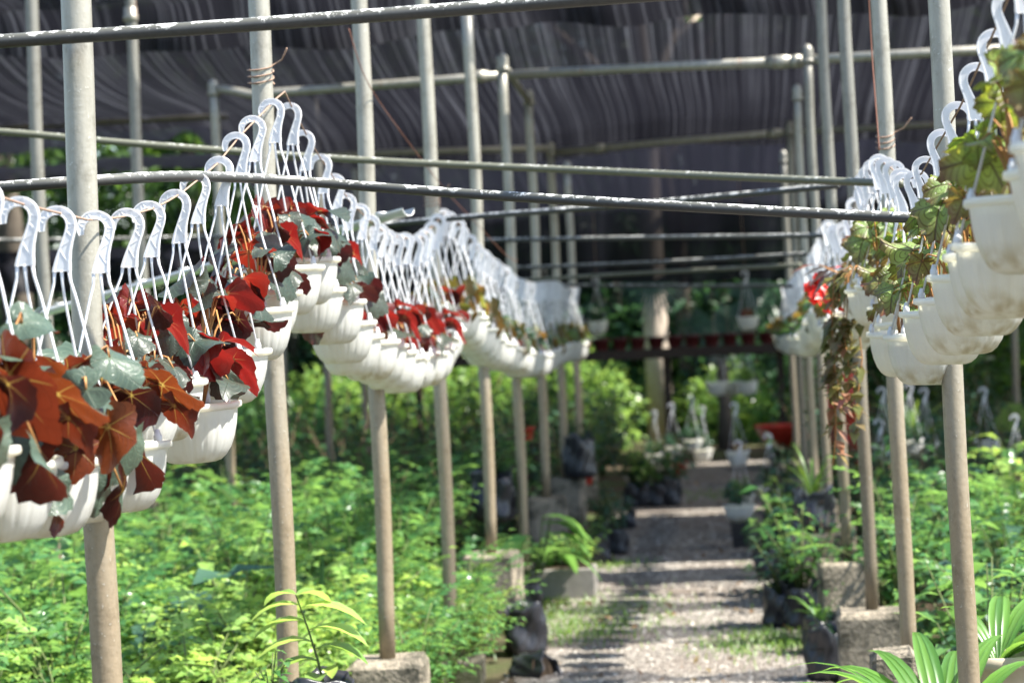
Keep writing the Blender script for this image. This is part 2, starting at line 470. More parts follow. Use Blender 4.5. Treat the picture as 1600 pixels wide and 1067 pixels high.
M['pinkleaf'] = leaf_mat('pink_bract', [(.28, .1, .08), (.3, .15, .1), (.2, .11, .06)], (.45, .22, .14), .36)
M['redflower'] = leaf_mat('red_begonia_petal', [(.6, .025, .015), (.7, .05, .04), (.5, .015, .015)], (.85, .06, .04), .4)
M['angel'] = leaf_mat('dark_angel_wing_leaf', [(.03, .05, .045), (.06, .08, .075), (.12, .02, .018), (.03, .04, .035)], (.4, .05, .03), .35)

def mk_gravel():
    t = NT('pale_gravel')
    wp = t.worldpos()
    vo = t.n('ShaderNodeTexVoronoi'); vo.inputs['Scale'].default_value = 55; t.l(wp, vo.inputs['Vector'])
    big = t.noise(wp, 1.3, 5); fine = t.noise(wp, 140, 3)
    sp = t.n('ShaderNodeSeparateColor'); t.l(vo.outputs['Color'], sp.inputs[0])
    c = t.ramp(sp.outputs[0], [(0, (.068, .06, .05)), (.35, (.165, .147, .126)), (.7, (.265, .242, .21)), (1, (.41, .385, .345))])
    c = t.mix(t.math('MULTIPLY', t.math('SUBTRACT', big, .42, clamp=True), 3.0, clamp=True), c, t.mix(fine, (.105, .082, .066), (.205, .168, .138)))
    h = t.math('ADD', t.math('MULTIPLY', vo.outputs['Distance'], -1.0), t.math('MULTIPLY', big, 1.5))
    return t.done(t.prin(c, .9, 0, .2, t.bump(h, .9, .02)))
M['gravel'] = mk_gravel()
def mk_ground():
    t = NT('leaf_litter_soil')
    wp = t.worldpos(); a = t.noise(wp, 1.1, 6); b = t.noise(wp, 30, 5, .7)
    c = t.mix(b, (.035, .026, .018), (.12, .09, .06))
    c = t.mix(t.math('MULTIPLY', t.math('SUBTRACT', a, .45, clamp=True), 4.0, clamp=True), c, t.mix(b, (.03, .06, .015), (.07, .12, .03)))
    return t.done(t.prin(c, .95, 0, .1, t.bump(b, .8, .03)))
M['ground'] = mk_ground()
def mk_net(name, open_, a, b, streak):
    # woven shade cloth: dark tape yarn, open weave lets part of the light straight through; worn lines run along the cloth
    t = NT(name)
    uvn = t.n('ShaderNodeUVMap'); uvn.uv_map = 'leaf'
    def lines(sx, sy, detail):
        mp = t.n('ShaderNodeMapping'); mp.inputs['Scale'].default_value = (sx, sy, 1); t.l(uvn.outputs[0], mp.inputs['Vector'])
        return t.noise(mp.outputs[0], 1.0, detail, .6)
    broad_ = lines(18, 1.0, 3); fine_ = lines(420, 1.2, 2); mid_ = lines(190, .7, 3); s3 = lines(6, 160, 3); patch = lines(9, 9, 4)
    st = t.math('MULTIPLY', t.math('SUBTRACT', t.math('ADD', t.math('MULTIPLY', mid_, .65), t.math('MULTIPLY', broad_, .35)), .53, clamp=True), 5.5, clamp=True)
    st2 = t.math('MULTIPLY', t.math('SUBTRACT', fine_, .5, clamp=True), 3.5, clamp=True)
    st = t.math('ADD', t.math('MULTIPLY', t.math('MULTIPLY', st, st), .7), t.math('MULTIPLY', st2, t.math('MULTIPLY', patch, .75)), clamp=True)
    weave = lines(900, 900, 1)
    st = t.math('MULTIPLY', st, t.math('ADD', .55, t.math('MULTIPLY', weave, .9)), clamp=True)
    c = t.mix(st, a, streak)
    c = t.mix(t.math('MULTIPLY', s3, .35), c, b)
    sh = t.mixs(.55, t.prin(c, .55, 0, .3), t.transl(c))
    tr = t.n('ShaderNodeBsdfTransparent'); tr.inputs[0].default_value = (.97, .97, 1, 1)
    return t.done(t.mixs(open_, sh, tr.outputs[0]))
M['net'] = mk_net('black_shade_cloth', .035, (.010, .010, .0135), (.006, .006, .008), (.175, .18, .205))
M['net_strip'] = mk_net('open_shade_cloth', .34, (.012, .012, .0155), (.006, .006, .008), (.18, .185, .21))  # weave opened up to soften the shadow bars of the added strips
M['net2'] = mk_net('old_shade_cloth', .05, (.012, .0125, .019), (.008, .008, .011), (.05, .05, .065))

# ------------------------------------------------------------------ world, sun
SUN_AZ, SUN_EL = R(101), R(53)               # azimuth from +Y (down the aisle) towards +X
sdir = Vector((math.sin(SUN_AZ) * math.cos(SUN_EL), math.cos(SUN_AZ) * math.cos(SUN_EL), math.sin(SUN_EL)))
w = bpy.data.worlds.new('World'); SC.world = w; w.use_nodes = True
nt = w.node_tree; bg = nt.nodes['Background']
sky = nt.nodes.new('ShaderNodeTexSky'); sky.sky_type = 'NISHITA'; sky.sun_disc = False
sky.sun_elevation = SUN_EL; sky.sun_rotation = SUN_AZ
nt.links.new(sky.outputs[0], bg.inputs[0]); bg.inputs[1].default_value = .11
sl = bpy.data.lights.new('sun', 'SUN'); sl.energy = 5.0; sl.angle = R(.53); sl.color = (1, .955, .87)
so = bpy.data.objects.new('sun', sl); COL.objects.link(so)
so.rotation_euler = (-sdir).to_track_quat('-Z', 'Y').to_euler(); so.location = sdir * 30
SC.view_settings.view_transform = 'Standard'; SC.view_settings.look = 'None'
SC.view_settings.exposure = 1.8; SC.view_settings.gamma = 1
SC.cycles.use_denoising = True
SC.cycles.max_bounces = 10; SC.cycles.transparent_max_bounces = 16
SC.cycles.sample_clamp_indirect = 6

ORD = ['first', 'second', 'third', 'fourth', 'fifth', 'sixth', 'seventh', 'eighth', 'ninth', 'tenth', 'eleventh', 'twelfth',
       'thirteenth', 'fourteenth', 'fifteenth', 'sixteenth', 'seventeenth', 'eighteenth', 'nineteenth', 'twentieth']

# ------------------------------------------------------------------ ground and path
b = MB()
b.add([(-300, -60, 0), (300, -60, 0), (300, 500, 0), (-300, 500, 0)], [(0, 1, 2, 3)])
struct(b.build('ground', M['ground'], smooth=False))
b = MB(); g = random.Random(3)
ys = [(-4 + .35 * i) for i in range(78)]
vs = []
for y in ys:
    vs.append((-.92 + .07 * math.sin(y * 1.7) + g.uniform(-.03, .03), y, .004))
    vs.append((-.3, y, .004))
    vs.append((.36 + .06 * math.sin(y * 2.3 + 1) + g.uniform(-.03, .03), y, .004))
fs = []
for i in range(len(ys) - 1):
    for k in (0, 1): fs.append((i * 3 + k, i * 3 + k + 1, i * 3 + 4 + k, i * 3 + 3 + k))
b.add(vs, fs)
struct(b.build('gravel_path', M['gravel'], smooth=False))
# loose stones
b = MB(); g = random.Random(11)
for i in range(4200):
    y = g.uniform(8.5, 17); x = g.uniform(-.98, .42); s = g.uniform(.005, .014) * (1.5 if g.random() < .06 else 1)
    a = g.uniform(0, 6.28); ca, sa = math.cos(a), math.sin(a)
    pts = [(1, 0, 0), (.2, .9, 0), (-.9, .4, 0), (-.6, -.7, 0), (.5, -.8, 0), (.1, .1, .8)]
    b.add([(x + (p[0] * ca - p[1] * sa) * s, y + (p[0] * sa + p[1] * ca) * s * .8, .003 + p[2] * s) for p in pts],
          [(0, 1, 5), (1, 2, 5), (2, 3, 5), (3, 4, 5), (4, 0, 5)])
pm = NT('loose_stone'); gg = pm.n('ShaderNodeNewGeometry')
pmat = pm.done(pm.prin(pm.ramp(gg.outputs['Random Per Island'], [(0, (.09, .078, .064)), (.5, (.25, .22, .185)), (1, (.45, .42, .37))]), .9, 0, .2))
o = b.build('loose_gravel', pmat, smooth=False); struct(o, 'stuff')
tag(o, 'loose pale stones strewn over the gravel path', 'gravel')

# ------------------------------------------------------------------ posts
def footing_mesh(seed, h, wd=.36):
    b = MB(); g = random.Random(seed)
    b.box((0, 0, h / 2), (wd, wd * .92, h), bevel=.016, jit=.007, rg=g)
    return b.mesh('footing', M['concrete'], smooth=False)
def post(X, Y, top, label, rad=.03, foot=.365, cap=None, mat='galv', group='upright posts of the shade house', rz=0, wd=.33, lean=(0, 0)):
    t = thing('support_post', (X, Y, 0), label, 'post', group)
    b = MB()
    n = 14
    b.tube([(lean[0] * k / n + .004 * math.sin(k * .9 + X), lean[1] * k / n, foot - .02 + (top - foot + .02) * k / n) for k in range(n + 1)], rad, 20)
    b.build('pole', M[mat], t)
    if foot > .05:
        f = put('footing', footing_mesh(int(Y * 10), foot, wd), t, (0, 0, 0), rz)
    if cap:
        c = MB()
        c.lathe([(rad + .006, -.05), (rad + .006, .0), (rad + .004, .012), (rad * .75, .028), (rad * .3, .036), (.001, .037)], 20, c=(lean[0], lean[1], top))
        c.lathe([(rad + .004, -.065), (rad + .011, -.062), (rad + .011, -.045), (rad + .006, -.042)], 20, c=(lean[0], lean[1], top))
        c.build('end_cap', M[mat], t)
    return t
XL, XR, XF = -1.16, .488, -2.93
LP = [2.39 + 1.7 * i for i in range(10)]       # left row P0..P9
LTOP = [3.05, 3.0, 3.02, 3.05, 3.08, 2.98, 2.93, 2.90, 2.70, 2.68]
for i, y in enumerate(LP):
    lb = ['thick galvanised post nearest the camera in the left row', 'thick grey post behind the leftmost begonia baskets',
          'post with the rope knot at the peak of the left basket line', 'left row post rising from a squat mossy concrete block among the seedlings',
          'fourth visible left row post, half hidden in green seedlings', 'left row post on the block beside the black bags',
          'domed post of the left row holding the high cross pipe', 'brightly sunlit slim post on the dark square block left of the path',
          'dim left row post behind the sunlit slim one', 'farthest left row post at the end of the basket line'][i]
    post(XL, y, LTOP[i], lb, .0278, .366 if i not in (1, 4, 6) else .12, cap=(i >= 6), rz=R(6 * math.sin(i * 2.1)),
         mat='galv', wd=.25)
RP = [3.27 + 1.7 * i for i in range(9)]
RTOP = [3.0, 3.05, 3.05, 3.0, 3.02, 2.79, 2.76, 2.69, 2.62]
for i, y in enumerate(RP):
    lb = ['right row post closest to the camera beside the high baskets', 'pale post behind the large right hand baskets',
          'right row post where the rope is tied above the clustered hooks', 'right row post standing on the tall stained concrete block',
          'right row post behind the trailing plant and small seedlings', 'domed right row post carrying the high cross pipe',
          'right row post with a thin strip of sun down its edge', 'shorter domed post in the far right row', 'farthest post of the right row by the hanging vines'][i]
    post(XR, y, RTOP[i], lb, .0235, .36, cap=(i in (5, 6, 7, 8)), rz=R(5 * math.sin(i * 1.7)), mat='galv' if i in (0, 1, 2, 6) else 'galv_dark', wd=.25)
FP = [9.65, 11.35, 13.2, 14.9, 16.6, 18.3]
FTOP = [3.4, 3.4, 2.95, 3.3, 3.2, 3.1]
for i, y in enumerate(FP):
    lb = ['rust streaked post at the far left edge of the picture', 'tall grey post with a coupling left of the elbow post',
          'shorter post with an elbow fitting on top at left', 'outer left post hidden behind the basket line',
          'thin far post standing in the dark left bed', 'farthest thin post of the outer left row'][i]
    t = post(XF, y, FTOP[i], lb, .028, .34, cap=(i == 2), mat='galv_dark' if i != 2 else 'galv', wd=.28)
    if i == 1:
        c = MB(); c.lathe([(.029, 0), (.038, .004), (.038, .035), (.034, .04), (.034, .07), (.029, .075)], 18, c=(0, 0, 3.08)); c.build('coupling', M['galv'], t)
# a few posts far to the right, in the shade
for i, (x, y) in enumerate(((2.55, 20.5), (1.9, 19.0), (2.25, 22.5))):
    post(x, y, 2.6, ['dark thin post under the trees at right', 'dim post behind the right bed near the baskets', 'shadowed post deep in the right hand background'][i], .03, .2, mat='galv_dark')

# high frame pipes
def frame_pipe(pts, rad, label, fits=(), name='frame_pipe', mat='galv'):
    pts = [Vector(p) for p in pts]
    t = thing(name, pts[0], label, 'pipe', 'high pipes of the shade frame')
    b = MB(); o = pts[0]
    b.tube([p - o for p in pts], rad, 14); b.build('pipe', M[mat], t)
    for (k, s) in fits:                         # fitting at fraction k of the last segment
        p0, p1 = pts[0], pts[-1]
        c = p0.lerp(p1, k) - o; d = (p1 - p0).normalized()
        q = MB()
        q.tube([c - d * s, c - d * s * .6, c - d * s * .59, c + d * s * .59, c + d * s * .6, c + d * s], [rad + .005, rad + .005, rad + .010, rad + .010, rad + .005, rad + .005], 14)
        q.build('fitting', M[mat], t)
    return t
FH = 2.865
frame_pipe([(XF, 13.2, 2.93), (XF + .12, 13.15, 2.905), (XF + .235, 13.1, 2.87), (XF + .26, 13.09, 2.868), (-1.5, 12.9, 2.868), (XL - .03, 12.8, FH)], .026,
           'long grey cross pipe running from the left elbow post to the domed post', ((.93, .05),))
frame_pipe([(XL, 12.77, 2.9), (XL - .0, 13.5, 2.88), (XL, 14.27, 2.86)], .022, 'short pipe joining the two left posts at their tops')
frame_pipe([(XL + .035, 12.76, 2.862), (-.35, 12.3, 2.81), (XR - .03, 11.82, 2.745)], .026, 'high cross pipe with rust tint spanning above the aisle', ((.93, .075), (.985, .03)))
frame_pipe([(XR + .03, 11.77, 2.745), (1.3, 11.9, 2.76), (2.6, 12.0, 2.77)], .025, 'high pipe leaving the domed right post toward the right edge')
frame_pipe([(-6.5, 16.2, 3.08), (-4.5, 16.2, 3.07), (-3.5, 16.2, 3.06)], .025, 'far pipe along the lower edge of the net at left', mat='galv_dark')
frame_pipe([(-3.2, 16.0, 2.72), (-2.2, 15.9, 2.71), (XL, 15.85, 2.68)], .024, 'far low cross pipe behind the left baskets')
frame_pipe([(XL + .03, 15.99, 2.66), (-.35, 15.6, 2.66), (XR - .02, 15.2, 2.65)], .024, 'second cross pipe farther down the aisle', ((.2, .05), (.95, .04)))
frame_pipe([(XR + .02, 15.17, 2.65), (1.4, 15.3, 2.66), (2.6, 15.4, 2.67)], .023, 'far cross pipe at right behind the pale posts', mat='galv_dark')

# ------------------------------------------------------------------ black irrigation pipes strung across the aisle
def pipe(ctrl, rad, label, mat='polypipe', name='irrigation_pipe'):
    P = [Vector(c) for c in ctrl]
    pts = []
    for i in range(len(P) - 1):
        p0, p1, p2, p3 = P[max(0, i - 1)], P[i], P[i + 1], P[min(len(P) - 1, i + 2)]
        for k in range(8):
            s = k / 8
            pts.append(.5 * ((2 * p1) + (p2 - p0) * s + (2 * p0 - 5 * p1 + 4 * p2 - p3) * s * s + (3 * p1 - p0 - 3 * p2 + p3) * s ** 3))
    pts.append(P[-1])
    b = MB(); o = pts[0].copy()
    b.tube([p - o for p in pts], rad, 12)
    ob = b.build(name, M[mat], None, o)
    return tag(ob, label, 'pipe', 'thin pipes strung across the aisle')
pipe([at(-120, 73, 3.95), at(0, 65, 3.95), at(350, 42, 3.97), at(700, 16, 4.0), at(1050, -10, 4.0), at(1500, -40, 4.05)], .0125, 'lichen flecked dark pipe across the top nearest the camera')
pipe([at(-150, 200, 7.25), at(0, 206, 7.25), at(225, 226, 7.28), at(560, 250, 7.35), at(900, 266, 7.2), at(1300, 283, 6.75), at(1410, 287, 6.6)], .0115, 'straight dark pipe passing behind the two nearest left posts', 'polypipe_green')
pipe([at(-140, 305, 4.5), at(0, 293, 4.45), at(140, 283, 4.5), at(280, 276, 4.75), at(430, 281, 5.2), at(700, 301, 5.2), at(1050, 322, 5.0), at(1445, 342, 4.9)], .0118, 'bowed white flecked pipe in front of the basket hooks')
pipe([at(585, 353, 9.2), at(700, 342, 9.1), at(985, 320, 8.8), at(1310, 290, 8.25)], .0115, 'pipe rising to the right behind the bowed one')
pipe([at(700, 377, 12.6), at(900, 373, 12.2), at(1290, 368, 10.0)], .0115, 'level dark pipe in front of the low net')
pipe([at(795, 419, 14.2), at(1000, 411, 13.6), at(1260, 397, 11.8)], .011, 'upper one of two far slanting pipes by the low net')
pipe([at(815, 438, 14.2), at(1000, 427, 13.8), at(1250, 414, 12.2)], .0115, 'paler far slanting pipe just below the dark one', 'polypipe_green')
pipe([at(870, 446, 15.8), at(1080, 447, 15.6), at(1330, 446, 13.5)], .012, 'lowest far pipe with white flecks above the palm')
pipe([at(-150, 378, 13.0), at(0, 376, 13.0), at(160, 374, 13.0), at(330, 370, 13.1), at(440, 366, 13.2)], .012, 'far dark pipe behind the thick left post')

# gutter with straps on the left
t = thing('gutter', at(640, 322, 7.25), 'pale aluminium gutter slanting behind the left basket hooks', 'gutter')
e0, e1 = at(638, 325, 7.2), at(60, 487, 8.6)
d = (e1 - e0).normalized(); sx = d.cross(Vector((0, 0, 1))).normalized(); uz = sx.cross(d)
b = MB(); o = e0
n = 10; vs = []; fs = []
Lg = (e1 - e0).length
prof = [(math.cos(a) * .026, math.sin(a) * .026) for a in [PI + PI * k / n for k in range(n + 1)]]
prof2 = [(x * .88, y * .88) for x, y in reversed(prof)]
pr = prof + prof2
for s_ in (0, Lg):
    for x, y in pr: vs.append(d * s_ + sx * x + uz * y)
k = len(pr)
fs = [(i, (i + 1) % k, k + (i + 1) % k, k + i) for i in range(k)] + [tuple(range(k)), tuple(range(2 * k - 1, k - 1, -1))]
b.add(vs, fs); b.build('channel', M['alu'], t, e0 - Vector(t.location))
for i in range(9):
    q = MB(); c = d * (.12 + i * .27)
    q.box((0, 0, 0), (.058, .02, .007)); mm = Matrix((sx, d, uz)).transposed()
    ob = q.build('strap', M['alu'], t, (e0 - Vector(t.location)) + c + uz * .004)
    ob.rotation_euler = mm.to_euler()
# wires
pipe([at(545, 45, 7.3), at(575, 130, 7.4), at(640, 225, 8.0), at(700, 302, 9.2), at(745, 350, 10), at(790, 398, 10.8), at(808, 408, 11)], .0016, 'thin rust red wire drooping from the high pipe to the left rope', 'wire', 'loose_wire')
pipe([at(1357, -10, 6.55), at(1362, 80, 6.55), at(1368, 160, 6.5), at(1374, 235, 6.45)], .002, 'thin dark wire hanging down the second right post', 'wire', 'loose_wire')

# ------------------------------------------------------------------ ropes
def interp(tab, y):
    if y <= tab[0][0]: return tab[0][1]
    for (a, ha), (c, hc) in zip(tab, tab[1:]):
        if y <= c: return ha + (hc - ha) * (y - a) / (c - a)
    return tab[-1][1]
LROPE = [(2.39, 1.98), (2.9, 1.79), (3.3, 1.715), (3.57, 1.70), (3.98, 1.69), (4.23, 1.71), (4.44, 1.735), (4.64, 1.77), (5.02, 1.86), (5.3, 1.95), (5.66, 2.05), (5.86, 2.11),
         (5.96, 2.075), (6.22, 2.0), (6.42, 1.955), (6.81, 1.875), (7.29, 1.815), (7.67, 1.795), (8.24, 1.80), (8.5, 1.82), (8.9, 1.885), (9.3, 1.955), (9.5, 1.94),
         (10.45, 1.825), (11.4, 1.785), (12.4, 1.715), (13.3, 1.70), (14.1, 1.725), (15.5, 1.745), (16.7, 1.72), (17.6, 1.74)]
RROPE = [(2.4, 2.06), (3.09, 2.01), (3.5, 1.94), (3.8, 1.9), (4.27, 1.84), (4.65, 1.81), (5.2, 1.765), (5.7, 1.785), (6.1, 1.845), (6.6, 1.9), (7.2, 1.88), (8.1, 1.79), (8.8, 1.77),
         (9.4, 1.81), (9.9, 1.85), (10.6, 1.79), (12, 1.71), (13.5, 1.7), (15, 1.67), (17, 1.67)]
XLR, XRR = -1.115, .455
def rope(tab, X, label):
    pts = []
    y = tab[0][0]
    while y < tab[-1][0]:
        pts.append((X, y, interp(tab, y) - .018)); y += .12
    b = MB(); b.tube(pts, .0022, 6)
    return tag(b.build('hanging_rope', M['rope']), label, 'rope')
rope(LROPE, XLR, 'sagging rope carrying the left line of white baskets')
rope(RROPE, XRR, 'sagging rope carrying the right line of white baskets')
def binding(X, Y, z, rad, label):
    b = MB(); pts = []
    for k in range(40):
        a = k / 39 * 2 * PI * 3
        pts.append((math.cos(a) * (rad + .003), math.sin(a) * (rad + .003), .05 * (k / 39) + .01 * math.sin(a)))
    pts += [(rad + .03, -.02, .06), (rad + .05, -.05, .085)]
    b.tube(pts, .0022, 5)
    tag(b.build('tie_wire', M['rope'], None, (X, Y, z)), label, 'wire', 'ties round the posts')
binding(XL, LP[2], 2.10, .0305, 'wire tie round the left post at the rope peak')
binding(XL, LP[4], 1.95, .0305, 'wire tie round the fourth left post above the hooks')
binding(XR, RP[2], 1.91, .0235, 'wire tie on the right post above the clustered hooks')

# ------------------------------------------------------------------ hanging baskets
PH = .122; ARM = .315; HK = .113               # pot height, arm drop, hook height
def pot_mesh(mat):
    b = MB()
    outer = [(.0, 0), (.045, 0), (.055, .003), (.066, .012), (.077, .028), (.0855, .05), (.0915, .075), (.0945, .098), (.0955, .107)]
    def fl(r, z, a):
        if .006 < z < .1: return r * (1 - .024 * max(0, math.cos(22 * a)) ** 5 * min(1, (.100 - z) * 60))
        return r
    b.lathe(outer, 132, fn=fl)
    b.lathe([(.0955, .107), (.099, .108), (.105, .1105), (.1055, .117), (.104, .122), (.099, .1225), (.0955, .118), (.0925, .105), (.0915, .098)], 64)
    return b.mesh('pot', mat)
POT, POTD = pot_mesh(M['pot']), pot_mesh(M['pot_dirty'])
b = MB(); b.lathe([(.0918, .099), (.07, .104), (.035, .108), (.001, .109)], 24); SOIL = b.mesh('soil', M['soil'])
def hook_mesh():
    b = MB()
    c = [(-.030, .070, .008), (-.0305, .078, .012), (-.028, .090, .0145), (-.019, .100, .0155), (-.006, .1045, .016), (.008, .102, .0165), (.018, .093, .017),
         (.0215, .081, .017), (.0195, .068, .017), (.014, .053, .018), (.0085, .037, .021), (.004, .02, .026), (.001, .006, .031), (0, 0, .032)]
    cc = []
    for i in range(len(c) - 1):
        q0, q1, q2, q3 = c[max(0, i - 1)], c[i], c[i + 1], c[min(len(c) - 1, i + 2)]
        for k in range(3 if i < 9 else 1):
            u = k / (3 if i < 9 else 1)
            cc.append(tuple(.5 * (2 * b1 + (b2 - b0) * u + (2 * b0 - 5 * b1 + 4 * b2 - b3) * u * u + (3 * b1 - b0 - 3 * b2 + b3) * u ** 3) for b0, b1, b2, b3 in zip(q0, q1, q2, q3)))
    c = cc + [c[-1]]
    n = len(c); L = []; Rr = []
    for i, (x, z, w_) in enumerate(c):
        p0, p1 = c[max(0, i - 1)], c[min(n - 1, i + 1)]
        dx, dz = p1[0] - p0[0], p1[1] - p0[1]; l = math.hypot(dx, dz)
        nx, nz = -dz / l, dx / l
        if i >= n - 2: nx, nz = 1, 0
        if i >= n - 2: nx = 1
        L.append((x + nx * w_ / 2, z + nz * w_ / 2)); Rr.append((x - nx * w_ / 2, z - nz * w_ / 2))
    th = .0042; e = .0028                        # recessed face with a raised rim, both sides
    for sgn in (-1, 1):
        vs = []; fs = []
        for (lx, lz), (rx, rz) in zip(L, Rr):
            wx, wz = rx - lx, rz - lz
            for f, y in ((0, th), (.13, th), (.16, th * .6), (.84, th * .6), (.87, th), (1, th)):
                vs.append((lx + wx * f, sgn * y, lz + wz * f))
        for i in range(n - 1):
            for k in range(5):
                q = (i * 6 + k, i * 6 + k + 1, i * 6 + 7 + k, i * 6 + 6 + k)
                fs.append(q if sgn > 0 else q[::-1])
        b.add(vs, fs)
    vs = []; fs = []
    loop = [L[i] for i in range(n)] + [Rr[i] for i in reversed(range(n))]
    k = len(loop)
    for x, z in loop: vs += [(x, -th, z), (x, th, z)]
    for i in range(k):
        j = (i + 1) % k; fs.append((2 * i, 2 * j, 2 * j + 1, 2 * i + 1))
    b.add(vs, fs)
    for i in range(4, n - 2, 2):                    # cross ribs in the recess
        (lx, lz), (rx, rz) = (L[i], Rr[i + 2]) if i % 4 else (Rr[i], L[i + 2])
        b.tube([(lx, -th * .6, lz), (rx, -th * .6, rz)], .0009, 5)
    return b.mesh('hook', M['hook'], smooth=False)
HOOK = hook_mesh()
def arm_mesh(a, x0):
    b = MB(); ex, ey = math.cos(a) * .097, math.sin(a) * .097
    pts = [(x0, 0, .002), (x0 * 1.15, 0, -.018), (x0 * 1.3 + ex * .08, ey * .06, -.05), (ex * .52 + x0 * .5, ey * .5, -.17), (ex, ey, -ARM - .002)]
    b.tube(pts, [.0034, .0027, .0024, .0023, .0023], 6)
    b.tube([(ex, ey, -ARM + .022), (ex, ey, -ARM + .012), (ex, ey, -ARM + .01), (ex, ey, -ARM - .008)], [.003, .006, .0075, .0075], 8)
    return b.mesh('hanger_arm', M['hook'])
ARMS = [arm_mesh(R(205), -.0125), arm_mesh(R(85), .0), arm_mesh(R(335), .0125)]
# one mesh with hook and arms for baskets too far off to show them
def join(name, parts, mat):
    b = MB()
    for me, off in parts:
        b.add([Vector(v.co) + Vector(off) for v in me.vertices], [tuple(p.vertices) for p in me.polygons])
    return b.mesh(name, mat)
HANG = join('hanger', [(HOOK, (0, 0, PH + ARM))] + [(a, (0, 0, PH + ARM)) for a in ARMS], M['hook'])

def begonia(seed, n, size, spread, height, mat, lobe=.035, tooth=.03, hang=.1, cup=.2, face=.7, low=.0, wav=.045):
    # leaves turn towards the light, so from the aisle many show their backs
    g = random.Random(seed); lf = MB(); st = MB()
    for i in range(n):
        a = 2 * PI * (i * .381966 + g.uniform(-.06, .06)); k = g.random()
        rr = spread * (.2 + .8 * math.sqrt(k)); h = .02 + low + height * (1 - .8 * k) + g.uniform(-.02, .03)
        hg = g.random() < hang
        if hg: rr = spread * g.uniform(.95, 1.15); h = g.uniform(-.06, .02)
        ca, sa = math.cos(a), math.sin(a)
        base = Vector((ca * g.uniform(.005, .03), sa * g.uniform(.005, .03), PH - .014))
        tip = Vector((ca * rr, sa * rr, PH + h))
        mid = base.lerp(tip, .55) + Vector((0, 0, .05 if not hg else .12))
        st.tube([base, base.lerp(mid, .5) + Vector((0, 0, .015)), mid, mid.lerp(tip, .6) + Vector((0, 0, .01)), tip], [.0028, .0026, .0023, .002, .0018], 5)
        out = Vector((ca, sa, 0))
        nrm = Vector((g.gauss(.15, .3), g.gauss(face, .5), g.uniform(.35, 1.2))) + out * g.uniform(0, .5)
        dd = out * .7 + Vector((g.uniform(-.7, .7), g.uniform(-.4, .4), g.uniform(-1.0, .15)))
        if hg: nrm = out + Vector((0, 0, .3)); dd = Vector((g.uniform(-.4, .4), g.uniform(-.4, .4), -1))
        lf.bleaf(tip, nrm, dd, size * g.uniform(.55, 1.2), g, 0, lobe, tooth, cup, 42, wav)
    return lf.mesh('foliage', mat), st.mesh('stems', M['redstem'])
RED = [begonia(100 + i, 12 + i % 4, .070, .1, .13, M['beg_red'], hang=.08, face=.15) for i in range(6)]
BIG = [begonia(140 + i, 14, .088, .12, .14, M['beg_rust'], hang=.3, face=.4) for i in range(3)]
GRN = [begonia(160 + i, 10, .058, .1, .12, M['beg_green']) for i in range(4)]
SPARSE = [begonia(180 + i, 5, .04, .07, .05, M['beg_red'], hang=0) for i in range(3)]
REX = [begonia(200 + i, 18, .060, .088, .17, M['rex'], .07, .06, .0, .25, .1, .025, .11) for i in range(4)]
REXR = [begonia(220 + i, 17, .058, .088, .15, M['rex_red'], .07, .06, .0, .25, .25, .02, .11) for i in range(3)]
def angelwing(seed):
    g = random.Random(seed); lf = MB(); st = MB(); FL = []
    for i in range(9):
        a = 2 * PI * i / 9 + g.uniform(-.3, .3); out = Vector((math.cos(a), math.sin(a), 0))
        L = g.uniform(.18, .30); base = Vector((0, 0, PH - .01)); top = base + out * L * .7 + Vector((0, 0, L * g.uniform(.3, .9)))
        mid = base.lerp(top, .5) + Vector((0, 0, .06)); st.tube([base, mid, top], .003, 5)
        for k in range(5):
            p = mid.lerp(top, k / 4) if k > 0 else base.lerp(mid, .7)
            dd = (out + Vector((g.uniform(-1, 1), g.uniform(-1, 1), g.uniform(-.9, .3)))).normalized()
            lf.leaflet(p, dd, Vector((g.uniform(-.3, .3), g.uniform(-.3, .3), 1)), g.uniform(.09, .15), g.uniform(.035, .05), 0, .12, .2)
        if i % 2 == 0:
            c = top + Vector((0, 0, -.03)) + out * .03; fl = MB(); FL.append(fl)
            for k in range(34):
                q = c + Vector((g.gauss(0, .022), g.gauss(0, .022), g.gauss(-.02, .03)))
                fl.leaflet(q, (g.uniform(-1, 1), g.uniform(-1, 1), g.uniform(-1, .4)), (g.uniform(-1, 1), g.uniform(-1, 1), 1), .045, .04, 0, .1, .1)
    return lf.mesh('foliage', M['angel']), st.mesh('stems', M['redstem']), [f_.mesh('flower_cluster', M['redflower']) for f_ in FL]
ANG = angelwing(5)
